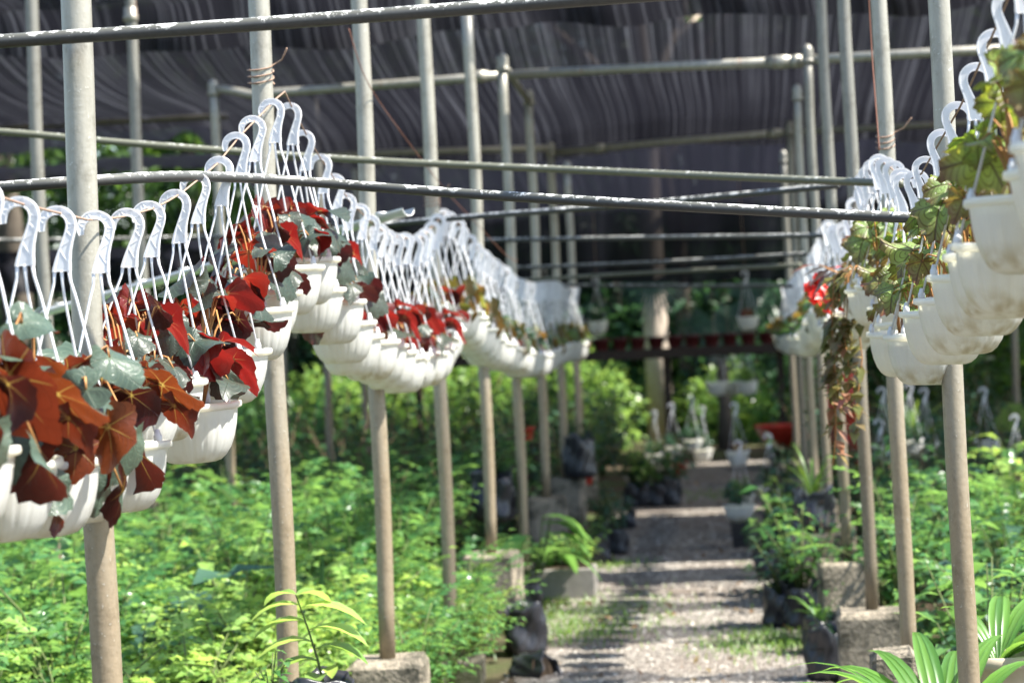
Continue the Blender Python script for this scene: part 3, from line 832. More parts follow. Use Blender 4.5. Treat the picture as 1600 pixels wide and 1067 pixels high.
def trailing(seed):
    g = random.Random(seed); lf = MB(); st = MB(); FL = []
    for i in range(9):
        fl = MB(); FL.append(fl)
        a = R(180) + g.uniform(-1.1, 1.1) if i < 6 else g.uniform(0, 6.28)
        out = Vector((math.cos(a), math.sin(a), 0)); L = g.uniform(.25, .52) if i < 6 else g.uniform(.05, .12)
        pts = [Vector((0, 0, PH - .01)), out * .06 + Vector((0, 0, PH + .05)), out * .115 + Vector((0, 0, PH + .015)), out * .125 + Vector((0, 0, .0))]
        x = pts[-1].copy()
        for k in range(6):
            x = x + Vector((g.uniform(-.012, .012), g.uniform(-.012, .012), -L / 6)); pts.append(x.copy())
        st.tube(pts, .0022, 5)
        for k in range(1, len(pts)):
            for q in range(5):
                p = pts[k - 1].lerp(pts[k], q / 7.)
                dd = Vector((g.uniform(-1, 1), g.uniform(-1, 1), g.uniform(-.9, .2)))
                (lf if k < len(pts) - 1 or g.random() < .3 else fl).leaflet(p, dd, (dd.x * .5, dd.y * .5, 1), g.uniform(.045, .085), g.uniform(.028, .042), 0, .1, .15)
    return lf.mesh('foliage', M['trail']), st.mesh('stems', M['redstem']), [f_.mesh('bracts', M['pinkleaf']) for f_ in FL if f_.v]
TRAIL = trailing(8)
def bushy(seed, n, L, W, spread, height, mat, droop=0.2):
    g = random.Random(seed); lf = MB(); st = MB()
    for i in range(n):
        a = g.uniform(0, 6.28); out = Vector((math.cos(a), math.sin(a), 0)); k = g.random()
        tip = Vector((0, 0, PH)) + out * spread * math.sqrt(k) + Vector((0, 0, height * (1 - k * .8)))
        st.tube([(0, 0, PH - .012), Vector((0, 0, PH)).lerp(tip, .5) + Vector((0, 0, .02)), tip], .0015, 4)
        for q in range(5):
            p = Vector((0, 0, PH)).lerp(tip, .35 + .65 * q / 4)
            lf.leaflet(p, out * .8 + Vector((g.uniform(-1, 1), g.uniform(-1, 1), g.uniform(-.5, .5))), (g.uniform(-.4, .4), g.uniform(-.4, .4), 1), L * g.uniform(.7, 1.2), W, 0, .15, droop)
    return lf.mesh('foliage', mat), st.mesh('stems', M['stem'])
BUSH = [bushy(50 + i, 22, .05, .035, .12, .14, (M['leaf_d'], M['leaf_sun'], M['leaf_a'])[i]) for i in range(3)]

def basket(X, Y, hooktop, plant, label, group, near, rz=0.0, mirror=False, scale=1.0, dirty=False, frz=0.0, ak=1.0):
    tot = (PH + ARM * ak + HK) * scale
    t = thing('hanging_basket', (X, Y, hooktop - tot), label, 'hanging basket', group, rz, scale)
    put('pot', POTD if dirty else POT, t, rz=frz)
    put('soil', SOIL, t)
    hz = PH + ARM * ak
    if near:
        put('hook', HOOK, t, (0, 0, hz), PI if mirror else 0)
        for a in ARMS: put('hanger_arm', a, t, (0, 0, hz), PI if mirror else 0).scale = (1, 1, ak)
    else:
        put('hanger', HANG, t, rz=PI if mirror else 0)
    if plant:
        f = put('foliage', plant[0], t, rz=frz)
        put('stems', plant[1], f)
        for x_ in (plant[2] if len(plant) > 2 else ()): put('flower_cluster' if plant is ANG else 'bracts', x_, f)
    t.rotation_euler.x = R(gt0.uniform(-2, 2)); t.rotation_euler.y = R(gt0.uniform(-2, 2))   # swings about its hook on the rope
    t.location = Vector((X, Y, hooktop)) - t.rotation_euler.to_matrix() @ Vector((0, 0, tot))
    return t
gt0 = random.Random(4)
gl = random.Random(21)
# left line
NEAR = {}
AK = {3.37: 1, 3.585: 1, 3.79: .97, 3.985: .97, 4.21: .74, 4.43: .77, 4.64: 1.06, 4.845: .9, 5.03: 1.02, 5.24: .96, 5.46: 1.0, 5.665: 1.0, 5.965: .97}
ys = [2.75, 2.96, 3.16, 3.37, 3.585, 3.79, 3.985, 4.21, 4.43, 4.64, 4.845, 5.03, 5.24, 5.46, 5.665]
y = 5.965
while y < 17.55:
    ys.append(y); y += gl.uniform(.19, .225)
seg_count = {}
for i, y in enumerate(ys):
    if y < 4.1: pl = BIG[i % 3] if y > 2.9 else BIG[0]; desc = 'rust backed begonia'
    elif y < 6.1: pl = RED[i % 6]; desc = 'red backed silver begonia'
    elif y < 6.5: pl = RED[(i + 2) % 6]; desc = 'red backed silver begonia'
    elif y < 7.5: pl = SPARSE[i % 3] if i % 3 else RED[i % 6]; desc = 'a small begonia' if i % 3 else 'red backed silver begonia'
    elif y < 9.0: pl = RED[i % 6] if i % 2 else SPARSE[i % 3]; desc = 'red backed begonia' if i % 2 else 'a small begonia'
    elif y < 10.6: pl = GRN[i % 4]; desc = 'olive green begonia'
    elif y < 13.5: pl = (BUSH[i % 3], GRN[i % 4], SPARSE[i % 3])[i % 3]; desc = 'green foliage'
    else: pl = (BUSH[0], GRN[i % 4], BUSH[1])[i % 3]; desc = 'pale green foliage'
    if y < LP[1]: seg, key = 'ahead of the thick leftmost post', 'a'
    elif y < LP[2]: seg, key = 'climbing to the first rope peak', 'b'
    elif y < LP[3]: seg, key = 'descending from the rope peak', 'c'
    elif y < LP[4]: seg, key = 'in the low clustered sag', 'd'
    elif y < 11.2: seg, key = 'descending after the second rope peak', 'e'
    else: seg, key = '', 'z'
    k = seg_count.get(key, 0); seg_count[key] = k + 1
    if key == 'z':
        lab = 'blurred white basket far down the crowded left line'; grp = 'far white baskets massed in the left line'
    else:
        lab = '%s white basket %s, holding %s' % (ORD[k], seg, desc); grp = 'white baskets hung along the left rope'
    NEAR[y] = basket(XLR + gl.uniform(-.008, .008), y, interp(LROPE, y) + gl.uniform(-.004, .004), pl, lab, grp, y < 11, 0 if y in (3.37, 3.585) else gl.uniform(-.12, .12), frz=gl.uniform(-.5, .5), dirty=gl.random() < .2, ak=AK.get(y, gl.choice((.97, .99, 1, 1.02)) if y < 11 else 1))
def spot_leaves(root, mat, lst, seed):
    g = random.Random(seed); lf = MB(); st = MB(); base = Vector((0, 0, PH - .01))
    for px, py, Y, sz, nr, dd in lst:
        p = at(px, py, Y) - Vector(root.location)
        lf.bleaf(p, nr, dd, sz, g, 0, .035, .02, .16, 49)
        st.tube([base, base.lerp(p, .5) + Vector((0, 0, .07)), p + Vector((0, 0, .02)) - Vector(nr).normalized() * .004, p], [.0035, .003, .0025, .002], 6)
    f = lf.build('foliage', M[mat], root); st.build('stems', M['redstem'], f)
H3, H4 = NEAR[3.37], NEAR[3.585]
spot_leaves(H3, 'beg_rust', ((8, 582, 3.24, .122, (.1, 1, .25), (.5, 0, -.8)), (40, 670, 3.28, .085, (-.1, 1, .1), (-.3, 0, -1)), (30, 505, 3.4, .06, (.2, -.7, .8), (.8, 0, -.2)), (-20, 640, 3.3, .08, (0, 1, .1), (.1, 0, -1))), 1)
spot_leaves(H4, 'beg_rust', ((140, 608, 3.47, .066, (.25, -.9, .5), (-.95, 0, -.35)), (172, 668, 3.55, .07, (.2, 1, .1), (.25, 0, -1)), (122, 700, 3.52, .062, (.0, 1, .1), (-.1, 0, -1)),
                             (88, 800, 3.5, .036, (.9, .5, .1), (.15, 0, -1)), (178, 560, 3.6, .062, (.7, -.5, .6), (.6, 0, -.9)), (60, 500, 3.6, .06, (.1, -.6, .9), (-.6, 0, -.3))), 2)
# right line
ys = [2.8, 3.09, 3.34, 3.55, 3.79, 4.02, 4.34, 4.66, 5.02, 5.36, 5.62, 5.85, 6.08, 6.3, 6.5, 6.78, 6.98, 7.2]
y = 7.45
while y < 16.9:
    ys.append(y); y += gl.uniform(.2, .27)
seg_count = {}
for i, y in enumerate(ys):
    if y < 5.3: pl = (REX[i % 4] if i % 3 else REXR[i % 3]); desc = 'dark veined rex begonia'
    elif 6.9 < y < 7.1: pl = TRAIL; desc = 'a long trailing bronze plant'
    elif y < 7.1: pl = (REXR[i % 3], REX[i % 4])[i % 2]; desc = 'mottled rex begonia'
    elif 7.6 < y < 7.86: pl = ANG; desc = 'red flowering dark begonia'
    elif y < 9: pl = (REXR[i % 3], BUSH[0], GRN[i % 4])[i % 3]; desc = 'mixed foliage'
    else: pl = (BUSH[0], GRN[i % 4], BUSH[2])[i % 3]; desc = 'mixed foliage'
    if y < RP[1]: seg, key = 'in front of the pale right post', 'a'
    elif y < RP[2]: seg, key = 'rising to the clustered hooks', 'b'
    elif y < 10.2: seg, key = 'beyond the clustered hooks', 'c'
    else: seg, key = '', 'z'
    k = seg_count.get(key, 0); seg_count[key] = k + 1
    if key == 'z':
        lab = 'blurred white basket far along the right line'; grp = 'far white baskets in the right line'
    else:
        lab = '%s white basket %s, with %s' % (ORD[k], seg, desc); grp = 'white baskets hung along the right rope'
    fr = gl.uniform(-.6, .6)
    if pl is TRAIL: fr = .3
    basket(XRR + gl.uniform(-.008, .008), y, interp(RROPE, y), pl, lab, grp, y < 9.5, gl.uniform(-.12, .12), mirror=True, scale=.89, dirty=(i in (6, 8) or gl.random() < .25), frz=fr, ak=1 if y >= 9.5 else gl.choice((.95, 1, 1.03)) if y < 6 else gl.choice((.88, 1, 1.05)))

# ------------------------------------------------------------------ shade nets
def net(prof, X0, X1, nx, label, mat, name='shade_net', wav=.05, hemfn=None, hole=None, seed=1):
    # prof: (Y, height) down the cloth; nx columns across
    g = random.Random(seed); b = MB(); vs = []; fs = []
    P = []
    for (y0, h0), (y1, h1) in zip(prof, prof[1:]):
        for k in range(6): P.append((y0 + (y1 - y0) * k / 6, h0 + (h1 - h0) * k / 6))
    P.append(prof[-1]); n = len(P)
    ph = [g.uniform(0, 6.28) for _ in range(6)]
    for i, (y, h) in enumerate(P):
        s_ = i / (n - 1)
        for k in range(nx + 1):
            x = X0 + (X1 - X0) * k / nx
            dz = wav * (math.sin(x * 1.9 + ph[0] + s_ * 2) * .5 + math.sin(x * 4.3 + ph[1] - s_ * 3) * .3 + math.sin(x * 9 + ph[2] + 4 * s_) * .12)
            sag = -wav * 1.6 * math.sin(PI * s_ * 2) * .5
            dy = wav * (1.2 if n > 20 else 7) * (math.sin(x * 1.7 + ph[3]) * .5 + .4 * math.sin(x * 4.1 + ph[5] + 2 * s_) + .35 * math.sin(x * 7.7 + ph[0] - 3 * s_)) + .02 * math.sin(x * 11 + ph[4])
            z = h + dz * (.4 + s_ * .6) + sag
            if hemfn: z += hemfn(x) * s_ ** 1.5
            xx = x + .03 * math.sin(s_ * 5 + x * .6 + ph[5]) * s_
            vs.append((xx, y + dy * (s_ if n > 20 else 1 + s_), z)); b.uv[len(vs) - 1] = (x * .1, y * .1)
    for i in range(n - 1):
        for k in range(nx):
            if hole and abs(P[i][0] - hole[0]) < .13 and abs(X0 + (X1 - X0) * (k + .5) / nx - hole[1]) < .035: continue
            fs.append((i * (nx + 1) + k, i * (nx + 1) + k + 1, (i + 1) * (nx + 1) + k + 1, (i + 1) * (nx + 1) + k))
    b.add(vs, fs)
    return tag(b.build(name, M[mat]), label, 'shade net', 'sheets of black shade cloth')
def hem(x): 
    k = min(1, max(0, (-x - 2.6) / 1.4)); return .36 * k * k * (3 - 2 * k)
for k, (y0, y1) in enumerate(((8.6, 9.0), (9.75, 10.15), (10.85, 11.3), (12.0, 12.7))):  # first three strips added out of view, to lay light bands on bed and path
    net([(y0, 3.36 + .02 * k), ((y0 + y1) / 2, 3.27 + .02 * k), (y1, 3.17 + .01 * k - (.1 if k == 3 else 0))], -9, 6, 150, ('added unseen strip of shade cloth banding the light over the near beds', 'second added unseen strip of shade cloth for the light bands', 'third added unseen strip of shade cloth for the light bands',
        'strip of shade cloth along the top edge of the picture')[k], 'net_strip' if k < 3 else 'net', wav=.02, seed=10 + k)
net([(13.05, 3.42), (14.1, 3.2), (14.9, 3.06), (15.7, 2.92), (16.15, 2.80), (16.4, 2.66)], -9, 6, 300, 'large streaked sheet of black shade cloth sagging down behind the high pipes', 'net', wav=.06, hemfn=hem, hole=(13.5, -.1), seed=2)
net([(16.85, 3.32), (19.0, 3.05), (21.0, 2.75), (21.9, 2.5), (22.0, 2.2), (22.05, 1.8)], -4.2, 6.5, 140, 'far dark shade cloth hanging low above the palm', 'net2', wav=.05, seed=3)
net([(22.4, 3.3), (23.6, 3.4), (25.0, 3.35)], -8, 8, 60, 'added hidden shade cloth that darkens the rack at the far end', 'net2', wav=.04, seed=6)  # extra sheet hidden behind the low cloth, added to keep sun off the rack
net([(17.4, 3.5), (19.5, 3.45), (21.6, 3.4)], -10, -4.3, 60, 'shade cloth roof added to shade the plants at the far left', 'net2', wav=.04, seed=7)  # added to put the far left plants in shade
net([(21.8, 2.42), (22.0, 2.36), (22.05, 2.2), (22.1, 2.02)], -10.5, -4.25, 80, 'dark cloth strip hanging low behind the far left posts', 'net2', wav=.05, seed=5)

# ------------------------------------------------------------------ seedlings of the beds
def pinnate(seed, n, hgt, reach, npair, L, W, mats, tilt=.6):
    g = random.Random(seed); lf = MB(); st = MB()
    for i in range(n):
        a = 2 * PI * i / n + g.uniform(-.5, .5); out = Vector((math.cos(a), math.sin(a), 0))
        H = hgt * g.uniform(.65, 1.1); rch = reach * g.uniform(.3, 1.0)
        pts = [Vector((out.x * .02, out.y * .02, 0)), out * rch * .3 + Vector((0, 0, H * .5)), out * rch * .65 + Vector((0, 0, H * .85)), out * rch + Vector((0, 0, H))]
        st.tube(pts, [.006, .005, .004, .002], 5)
        for j in range(6):
            s_ = .35 + .65 * j / 5
            q = s_ * 3; k = min(2, int(q)); p = pts[k].lerp(pts[k + 1], q - k)
            b_ = g.uniform(0, 6.28); dd = (out * .5 + Vector((math.cos(b_), math.sin(b_), g.uniform(-.1, .6)))).normalized()
            if j == 5: dd = (out + Vector((0, 0, .7))).normalized()
            side = dd.cross(Vector((0, 0, 1))).normalized(); up = side.cross(dd)
            RL = L * (npair * .75)
            for m_ in range(npair):
                c = p + dd * RL * (m_ + .5) / npair - Vector((0, 0, 1)) * RL * .25 * ((m_ + .5) / npair) ** 2
                for sg in (-1, 1):
                    lf.leaflet(c, side * sg + dd * .55 + Vector((0, 0, g.uniform(-.35, .15))), up + Vector((g.uniform(-.3, .3), g.uniform(-.3, .3), 0)), L * g.uniform(.8, 1.15), W, 0, .2, .15)
            lf.leaflet(p + dd * RL, dd - Vector((0, 0, .4)), up, L, W, 0, .2, .15)
    return lf.mesh('foliage', mats[0]), st.mesh('stem', mats[1])
def broad(seed, n, hgt, reach, L, W, mats):
    g = random.Random(seed); lf = MB(); st = MB()
    for i in range(n):
        a = 2 * PI * i / n + g.uniform(-.5, .5); out = Vector((math.cos(a), math.sin(a), 0)); H = hgt * g.uniform(.5, 1.1); rch = reach * g.uniform(.2, 1)
        pts = [Vector((0, 0, 0)), out * rch * .4 + Vector((0, 0, H * .55)), out * rch + Vector((0, 0, H))]
        st.tube(pts, [.006, .0045, .002], 5)
        for j in range(9):
            q = (.25 + .75 * j / 8) * 2; k = min(1, int(q)); p = pts[k].lerp(pts[k + 1], q - k)
            b_ = j * 2.4 + g.uniform(-.4, .4)
            lf.leaflet(p, Vector((math.cos(b_), math.sin(b_), g.uniform(-.3, .5))) + out * .3, Vector((g.uniform(-.4, .4), g.uniform(-.4, .4), 1)), L * g.uniform(.7, 1.2), W * g.uniform(.8, 1.2), 0, .18, .25)
    return lf.mesh('foliage', mats[0]), st.mesh('stem', mats[1])
def strappy(seed, n, L, W, mats, arch=.6, up=1.0):
    g = random.Random(seed); lf = MB()
    for i in range(n):
        a = 2 * PI * i / n + g.uniform(-.4, .4); out = Vector((math.cos(a), math.sin(a), 0)); l = L * g.uniform(.6, 1.1); u = up * g.uniform(.7, 1.2)
        pts = []
        for k in range(8):
            s_ = k / 7
            pts.append(out * (.02 + l * arch * s_ ** 1.4) + Vector((0, 0, l * (u * s_ - .75 * arch * s_ ** 2.6))))
        wd = [W * w_ for w_ in (.35, .7, .95, 1, .9, .7, .4, .04)]
        lf.blade(pts, wd, out.cross(Vector((0, 0, 1))), .3)
    return (lf.mesh('foliage', mats[0]),)
A_ = [pinnate(300 + i, 7, .62, .34, 5, .052, .030, (M['leaf_a'], M['stem'])) for i in range(4)]
Y_ = [pinnate(310 + i, 8, .5, .32, 4, .042, .028, (M['leaf_b'], M['stem'])) for i in range(3)]
B_ = [broad(320 + i, 8, .62, .3, .13, .055, (M['leaf_a'], M['stem'])) for i in range(3)]
C_ = [broad(330 + i, 9, .75, .38, .11, .05, (M['leaf_c'], M['woodystem'])) for i in range(3)]
D_ = [broad(340 + i, 9, .55, .34, .1, .05, (M['leaf_d'], M['stem'])) for i in range(2)]
S_ = [strappy(350 + i, 16, .75, .016, (M['grass'],), .5) for i in range(3)]
P_ = [broad(360 + i, 9, .5, .36, .09, .045, (M['purple'], M['woodystem'])) for i in range(2)]
T_ = [strappy(370 + i, 26, 1.25, .022, (M['leaf_a'],), .42) for i in range(2)]
gp = random.Random(99)
used = []
def sow(X, Y, kind, name, label, cat, group, scale=1.0, z=0.0, parts=True):
    me = kind[gp.randrange(len(kind))]
    if len(me) > 1 and parts:
        t = thing(name, (X, Y, z), label, cat, group, gp.uniform(0, 6.28), scale)
        put('foliage', me[0], t); put('stem', me[1], t)
    else:
        t = put(name, whole(me), None, (X, Y, z), gp.uniform(0, 6.28)); t.scale = (scale,) * 3
        tag(t, label, cat, group)
    used.append((X, Y)); return t
WHOLE = {}
def whole(me):
    if len(me) == 1: return me[0]
    if me[0].name not in WHOLE:
        b = MB()
        for k in (0, 1): b.add([v.co for v in me[k].vertices], [tuple(p.vertices) for p in me[k].polygons], k)
        WHOLE[me[0].name] = b.mesh('plant', (me[0].materials[0], me[1].materials[0]))
    return WHOLE[me[0].name]
def free(X, Y, d):
    return all((X - a) ** 2 + (Y - c) ** 2 > d * d for a, c in used)
tries = 0; cnt = 0
while cnt < 205 and tries < 9000:
    tries += 1
    Y = gp.uniform(6.6, 16.5); X = gp.uniform(-6.2, -.98)
    if X < -(1190 / 3555) * Y - .3: continue
    d = .25 if Y < 12 else .36
    if X > -1.4 and not (7.85 < Y < 10.35 or 11.7 < Y < 12.1): continue
    if X > -1.6 and Y > 10.35: continue
    if X > -1.1: continue
    if not free(X, Y, d) or any(abs(X - XF) < .16 and abs(Y - fy) < .2 for fy in FP): continue
    if X > -2.1 and Y < 10.3: k = Y_ if gp.random() < .65 else A_
    elif X < -2.6 and Y < 11: k = B_ if gp.random() < .55 else A_
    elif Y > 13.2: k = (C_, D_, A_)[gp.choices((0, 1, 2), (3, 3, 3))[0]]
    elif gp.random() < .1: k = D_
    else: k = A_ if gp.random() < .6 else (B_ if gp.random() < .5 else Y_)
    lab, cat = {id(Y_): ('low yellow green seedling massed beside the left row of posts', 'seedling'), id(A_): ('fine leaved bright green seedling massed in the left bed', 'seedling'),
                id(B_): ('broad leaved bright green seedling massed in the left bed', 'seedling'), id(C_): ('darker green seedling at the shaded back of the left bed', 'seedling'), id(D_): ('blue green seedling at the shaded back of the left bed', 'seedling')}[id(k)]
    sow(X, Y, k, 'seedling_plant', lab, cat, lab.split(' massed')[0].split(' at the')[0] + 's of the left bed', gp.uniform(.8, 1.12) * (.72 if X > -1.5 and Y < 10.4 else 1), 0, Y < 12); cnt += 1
tries = 0; cnt = 0
while cnt < 72 and tries < 5000:
    tries += 1
    Y = gp.uniform(7.2, 17); X = gp.uniform(.72, 2.9)
    if X > .145 * Y + .25 or not free(X, Y, .28): continue
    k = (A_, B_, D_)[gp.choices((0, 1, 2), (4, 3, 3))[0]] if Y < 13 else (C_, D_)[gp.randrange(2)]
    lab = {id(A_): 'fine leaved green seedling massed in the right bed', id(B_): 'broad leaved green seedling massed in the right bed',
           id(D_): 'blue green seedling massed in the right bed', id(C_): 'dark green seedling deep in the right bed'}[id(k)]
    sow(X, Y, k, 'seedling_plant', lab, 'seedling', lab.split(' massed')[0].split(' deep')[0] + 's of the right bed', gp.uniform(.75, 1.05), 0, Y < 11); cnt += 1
# taller shaded plants behind both beds
tries = 0; cnt = 0
while cnt < 95 and tries < 5000:
    tries += 1
    Y = gp.uniform(16.8, 25); X = gp.uniform(-8.2, -1.15)
    if X < -.335 * Y - .2 or not free(X, Y, .42): continue
    k = (C_, D_, T_, S_, P_)[gp.choices((0, 1, 2, 3, 4), (5, 4, 1.6 if Y > 20 else .3, .6, 1.6))[0]]  # dark leaved kinds favoured, putting part of the shade into leaf colour
    lab = {id(C_): 'dark leafy plant in the shade behind the left bed', id(D_): 'blue green leafy plant behind the left bed', id(T_): 'tall strap leaved green clump behind the left bed',
           id(S_): 'grassy tuft behind the left bed', id(P_): 'dusky purple leaved plant behind the left bed'}[id(k)]
    sow(X, Y, k, 'shade_plant', lab, 'plant', lab.replace(' behind the left bed', '').replace(' in the shade', '') + ' group', gp.uniform(.95, 1.35), 0, False); cnt += 1
tries = 0; cnt = 0
while cnt < 42 and tries < 5000:
    tries += 1
    Y = gp.uniform(17, 25.5); X = gp.uniform(.75, 4.2)
    if X > .145 * Y + .3 or not free(X, Y, .42): continue
    k = (C_, D_, S_)[gp.choices((0, 1, 2), (4, 3, 1))[0]]
    lab = {id(C_): 'dark leafy plant in the shade behind the right bed', id(D_): 'blue green leafy plant behind the right bed', id(S_): 'grassy tuft behind the right bed'}[id(k)]
    sow(X, Y, k, 'shade_plant', lab, 'plant', lab.replace(' behind the right bed', '').replace(' in the shade', '') + ' at right', gp.uniform(.9, 1.25), 0, False); cnt += 1
# individual plants that stand out
def one(px, py, Y, kind, name, label, cat, scale=1.0, z=None):
    p = at(px, py, Y); return sow(p.x, Y, kind, name, label, cat, None, scale, 0 if z is None else z)
one(510, 800, 12.2, [strappy(401, 30, .62, .02, (M['leaf_b'],), .5, 1.1)], 'cycad_plant', 'upright feathery yellow green plant between the second and third posts', 'plant')
one(400, 850, 10.8, [strappy(402, 18, .8, .022, (M['leaf_d'],), .75, .9)], 'fern_plant', 'arching blue green fern rising over the left bed seedlings', 'fern')
one(330, 770, 13.6, [strappy(403, 9, .85, .024, (M['leaf_a'],), .6, 1.0)], 'arching_grass', 'tall arching grass blades beside the slim left background post', 'grass')
one(490, 860, 9.2, [strappy(404, 7, .7, .02, (M['leaf_c'],), .2, 1.0)], 'sword_plant', 'stiff dark upright leaves among the left bed seedlings', 'plant')
one(300, 1000, 8.3, [strappy(405, 5, .62, .012, (M['grass'],), .25, 1.0)], 'grass_tuft', 'few pale grass blades standing in the near left bed', 'grass')

# grass along the path edges and a low green cover under the beds
g = random.Random(31); b = MB()
for cx, cy, n, sp in ((-.78, 11.3, 420, .26), (.05, 10.05, 170, .14), (.26, 10.1, 160, .12), (-.72, 10.6, 130, .14), (.3, 13.0, 90, .12), (-.75, 13.5, 90, .12), (.27, 12.0, 90, .08), (-.1, 18.5, 80, .2)):
    for i in range(n * 3):
        p = Vector((cx + g.gauss(0, sp), cy + g.gauss(0, sp * 1.7), 0)); a = g.uniform(0, 6.28); l = g.uniform(.015, .045)
        o_ = Vector((math.cos(a), math.sin(a), 0))
        b.blade([p, p + o_ * l * .3 + Vector((0, 0, l * .7)), p + o_ * l * .8 + Vector((0, 0, l * .9))], [.003, .0025, .0005], o_.cross(Vector((0, 0, 1))), .2)
o = struct(b.build('path_grass', M['grass']), 'stuff'); tag(o, 'short green grass creeping over the edges of the gravel path', 'grass')
ng = np.random.default_rng(5); n = 16000
pos = np.stack([ng.uniform(-9, -1.2, n), ng.uniform(6, 26, n), ng.uniform(.02, .3, n) * ng.uniform(.3, 1, n)], 1)
pos2 = np.stack([ng.uniform(.6, 4.5, n // 3), ng.uniform(6, 26, n // 3), ng.uniform(.02, .26, n // 3)], 1)
me = cloud_mesh('ground_cover', np.concatenate([pos, pos2]), .085, M['leaf_c'], 6, 1.0, 2.0)
o = struct(put('ground_cover', me), 'stuff'); tag(o, 'low tangled green cover filling the beds under the seedlings', 'ground cover')

ng = np.random.default_rng(15); n = 240
pos = np.stack([ng.uniform(-.95, .42, n), ng.uniform(9, 21, n), ng.uniform(.012, .02, n)], 1)
M['deadleaf'] = leaf_mat('fallen_brown_leaf', [(.10, .055, .025), (.17, .1, .045), (.07, .04, .022), (.2, .15, .06)], (.3, .2, .08), .2)
me = cloud_mesh('leaf_litter', pos, .05, M['deadleaf'], 16, 3.0, 2.0)
o = struct(put('leaf_litter', me), 'stuff'); tag(o, 'fallen brown leaves scattered on the gravel path', 'fallen leaves')
BL = [broad(380, 6, .55, .25, .2, .1, (M['leaf_d'], M['stem'])), broad(381, 7, .6, .28, .17, .075, (M['leaf_b'], M['stem']))]
for x, y, k in ((-1.9, 8.9, 1), (-2.3, 9.6, 0), (-1.75, 9.9, 0), (-2.9, 10.6, 1), (-3.4, 11.9, 0), (-2.2, 11.2, 1), (-1.9, 12.4, 0), (-3.0, 13.4, 1), (-2.0, 8.0, 0), (-2.5, 8.3, 1), (1.2, 9.9, 0), (1.35, 11.4, 1), (1.0, 12.6, 0), (1.6, 13.2, 1)):
    lab = ('broad leaved blue green plant standing out among the fine seedlings', 'pale broad leaved plant standing out among the fine seedlings')[k]
    sow(x, y, [BL[k]], 'broadleaf_plant', lab, 'plant', lab.split(' standing')[0] + 's among seedlings', gp.uniform(.85, 1.15), 0, True)
# ------------------------------------------------------------------ bags, pots and blocks along the path
def bag_mesh(seed, r=.085, h=.2, fill=.85, amp=1.0):
    g = random.Random(seed); b = MB(); ph = [g.uniform(0, 6.28) for _ in range(9)]
    def fn(rr, z, a):
        k = z / h
        return rr * (1 + .08 * math.cos(4 * a + ph[0]) + amp * .06 * math.sin(3 * a + ph[1] + 5 * k) + .045 * math.sin(9 * a + ph[2] - 11 * k) + .05 * math.sin(9 * k + ph[3] + 2 * a) + .03 * math.sin(17 * a + 14 * k + ph[4]))
    pr = [(.001, 0), (r * .75, 0), (r * .95, .014)] + [(r * (1.02 - .08 * (k / 14) ** 3), .014 + (h - .014) * k / 14) for k in range(1, 15)]
    pr += [(r * .9, h + .003), (r * .84, h - .012), (r * .84, h * fill)]
    b.lathe(pr, 44, fn=fn)
    out = []
    for x, y, z in b.v:
        if z > h * .86:
            a = math.atan2(y, x); k = (z - h * .86) / (h * .14)
            fl = .5 + .5 * math.sin(2 * a + ph[5])
            z += amp * k * h * (.10 * math.sin(2 * a + ph[5]) + .05 * math.sin(5 * a + ph[6])); x *= 1 + .10 * k * fl; y *= 1 + .10 * k * fl
        out.append((x, y, z))
    b.v = out
    return b.mesh('bag', M['bag'])
BAGS = [bag_mesh(i, .085 + .008 * (i % 3), .19 + .015 * (i % 4)) for i in range(5)]
b = MB(); b.lathe([(.088, 0), (.05, .01), (.001, .012)], 18); BSOIL = b.mesh('soil', M['soil'])
def bagged(X, Y, i, plant, label, scale=1.0, z=0.0, group='black nursery bags along the path', pscale=1.0, lean=None):
    t = thing('plant_bag', (X, Y, z), label, 'plant bag', group, gp.uniform(0, 6.28), scale)
    put('bag', BAGS[i % 5], t); put('soil', BSOIL, t, (0, 0, .155))
    if plant:
        f = put('foliage', plant[0], t, (0, 0, .15)); f.scale = (pscale,) * 3
        if len(plant) > 1: put('stem', plant[1], f)
    if lean: t.rotation_euler = lean
    used.append((X, Y)); return t
def gb(px, py, i, plant, label, scale=1.0, **k):
    scale *= .88
    p = onground(px, py); return bagged(p.x, p.y, i, plant, label, scale, **k)
SM = [broad(500 + i, 7, .28, .15, .075, .035, (M[('leaf_a', 'leaf_d', 'leaf_c', 'leaf_b')[i]], M['stem'])) for i in range(4)]
gb(808, 1053, 0, None, 'tipped over black bag at the near left path edge', 1.0, lean=(R(80), 0, R(60)))
gb(822, 1022, 1, SM[2], 'black bag standing behind the tipped one at the left path edge', 1.15, pscale=.4)
gb(826, 950, 2, None, 'small black bag tucked beside the block with the leafy plant', .8)
gb(938, 882, 3, SM[0], 'left of two black bags standing behind the grey trough', .8, pscale=.9)
gb(965, 866, 4, SM[1], 'black bag with a leafy plant at the path edge behind the trough', .85, pscale=1.3)
gb(945, 852, 1, SM[2], 'bag with dark foliage half hidden behind the pair by the trough', .85, pscale=1.4)
gb(982, 826, 0, SM[2], 'flattened dark bag lying where the path narrows', .75, pscale=.7)
for k, (px, lab) in enumerate(((990, 'leftmost of the row of black bags far along the path'), (1010, 'second black bag of the far row, with yellowish leaves'),
                               (1030, 'third black bag of the far row beside the path'), (1050, 'rightmost black bag of the far row beside the path'))):
    gb(px, 792 - k * .5, k, SM[(2, 3, 0, 1)[k]], lab, 1.0, pscale=1.5)
gb(1222, 978, 1, SM[1], 'left of the two black bags under the bush at the right path edge', 1.0, pscale=1.2)
gb(1256, 980, 2, SM[0], 'right of the two black bags under the bush at the right path edge', 1.05, pscale=1.5)
gb(1290, 1062, 3, SM[2], 'nearest black bag at the right path edge with a drooping sprout', .95, pscale=.6)
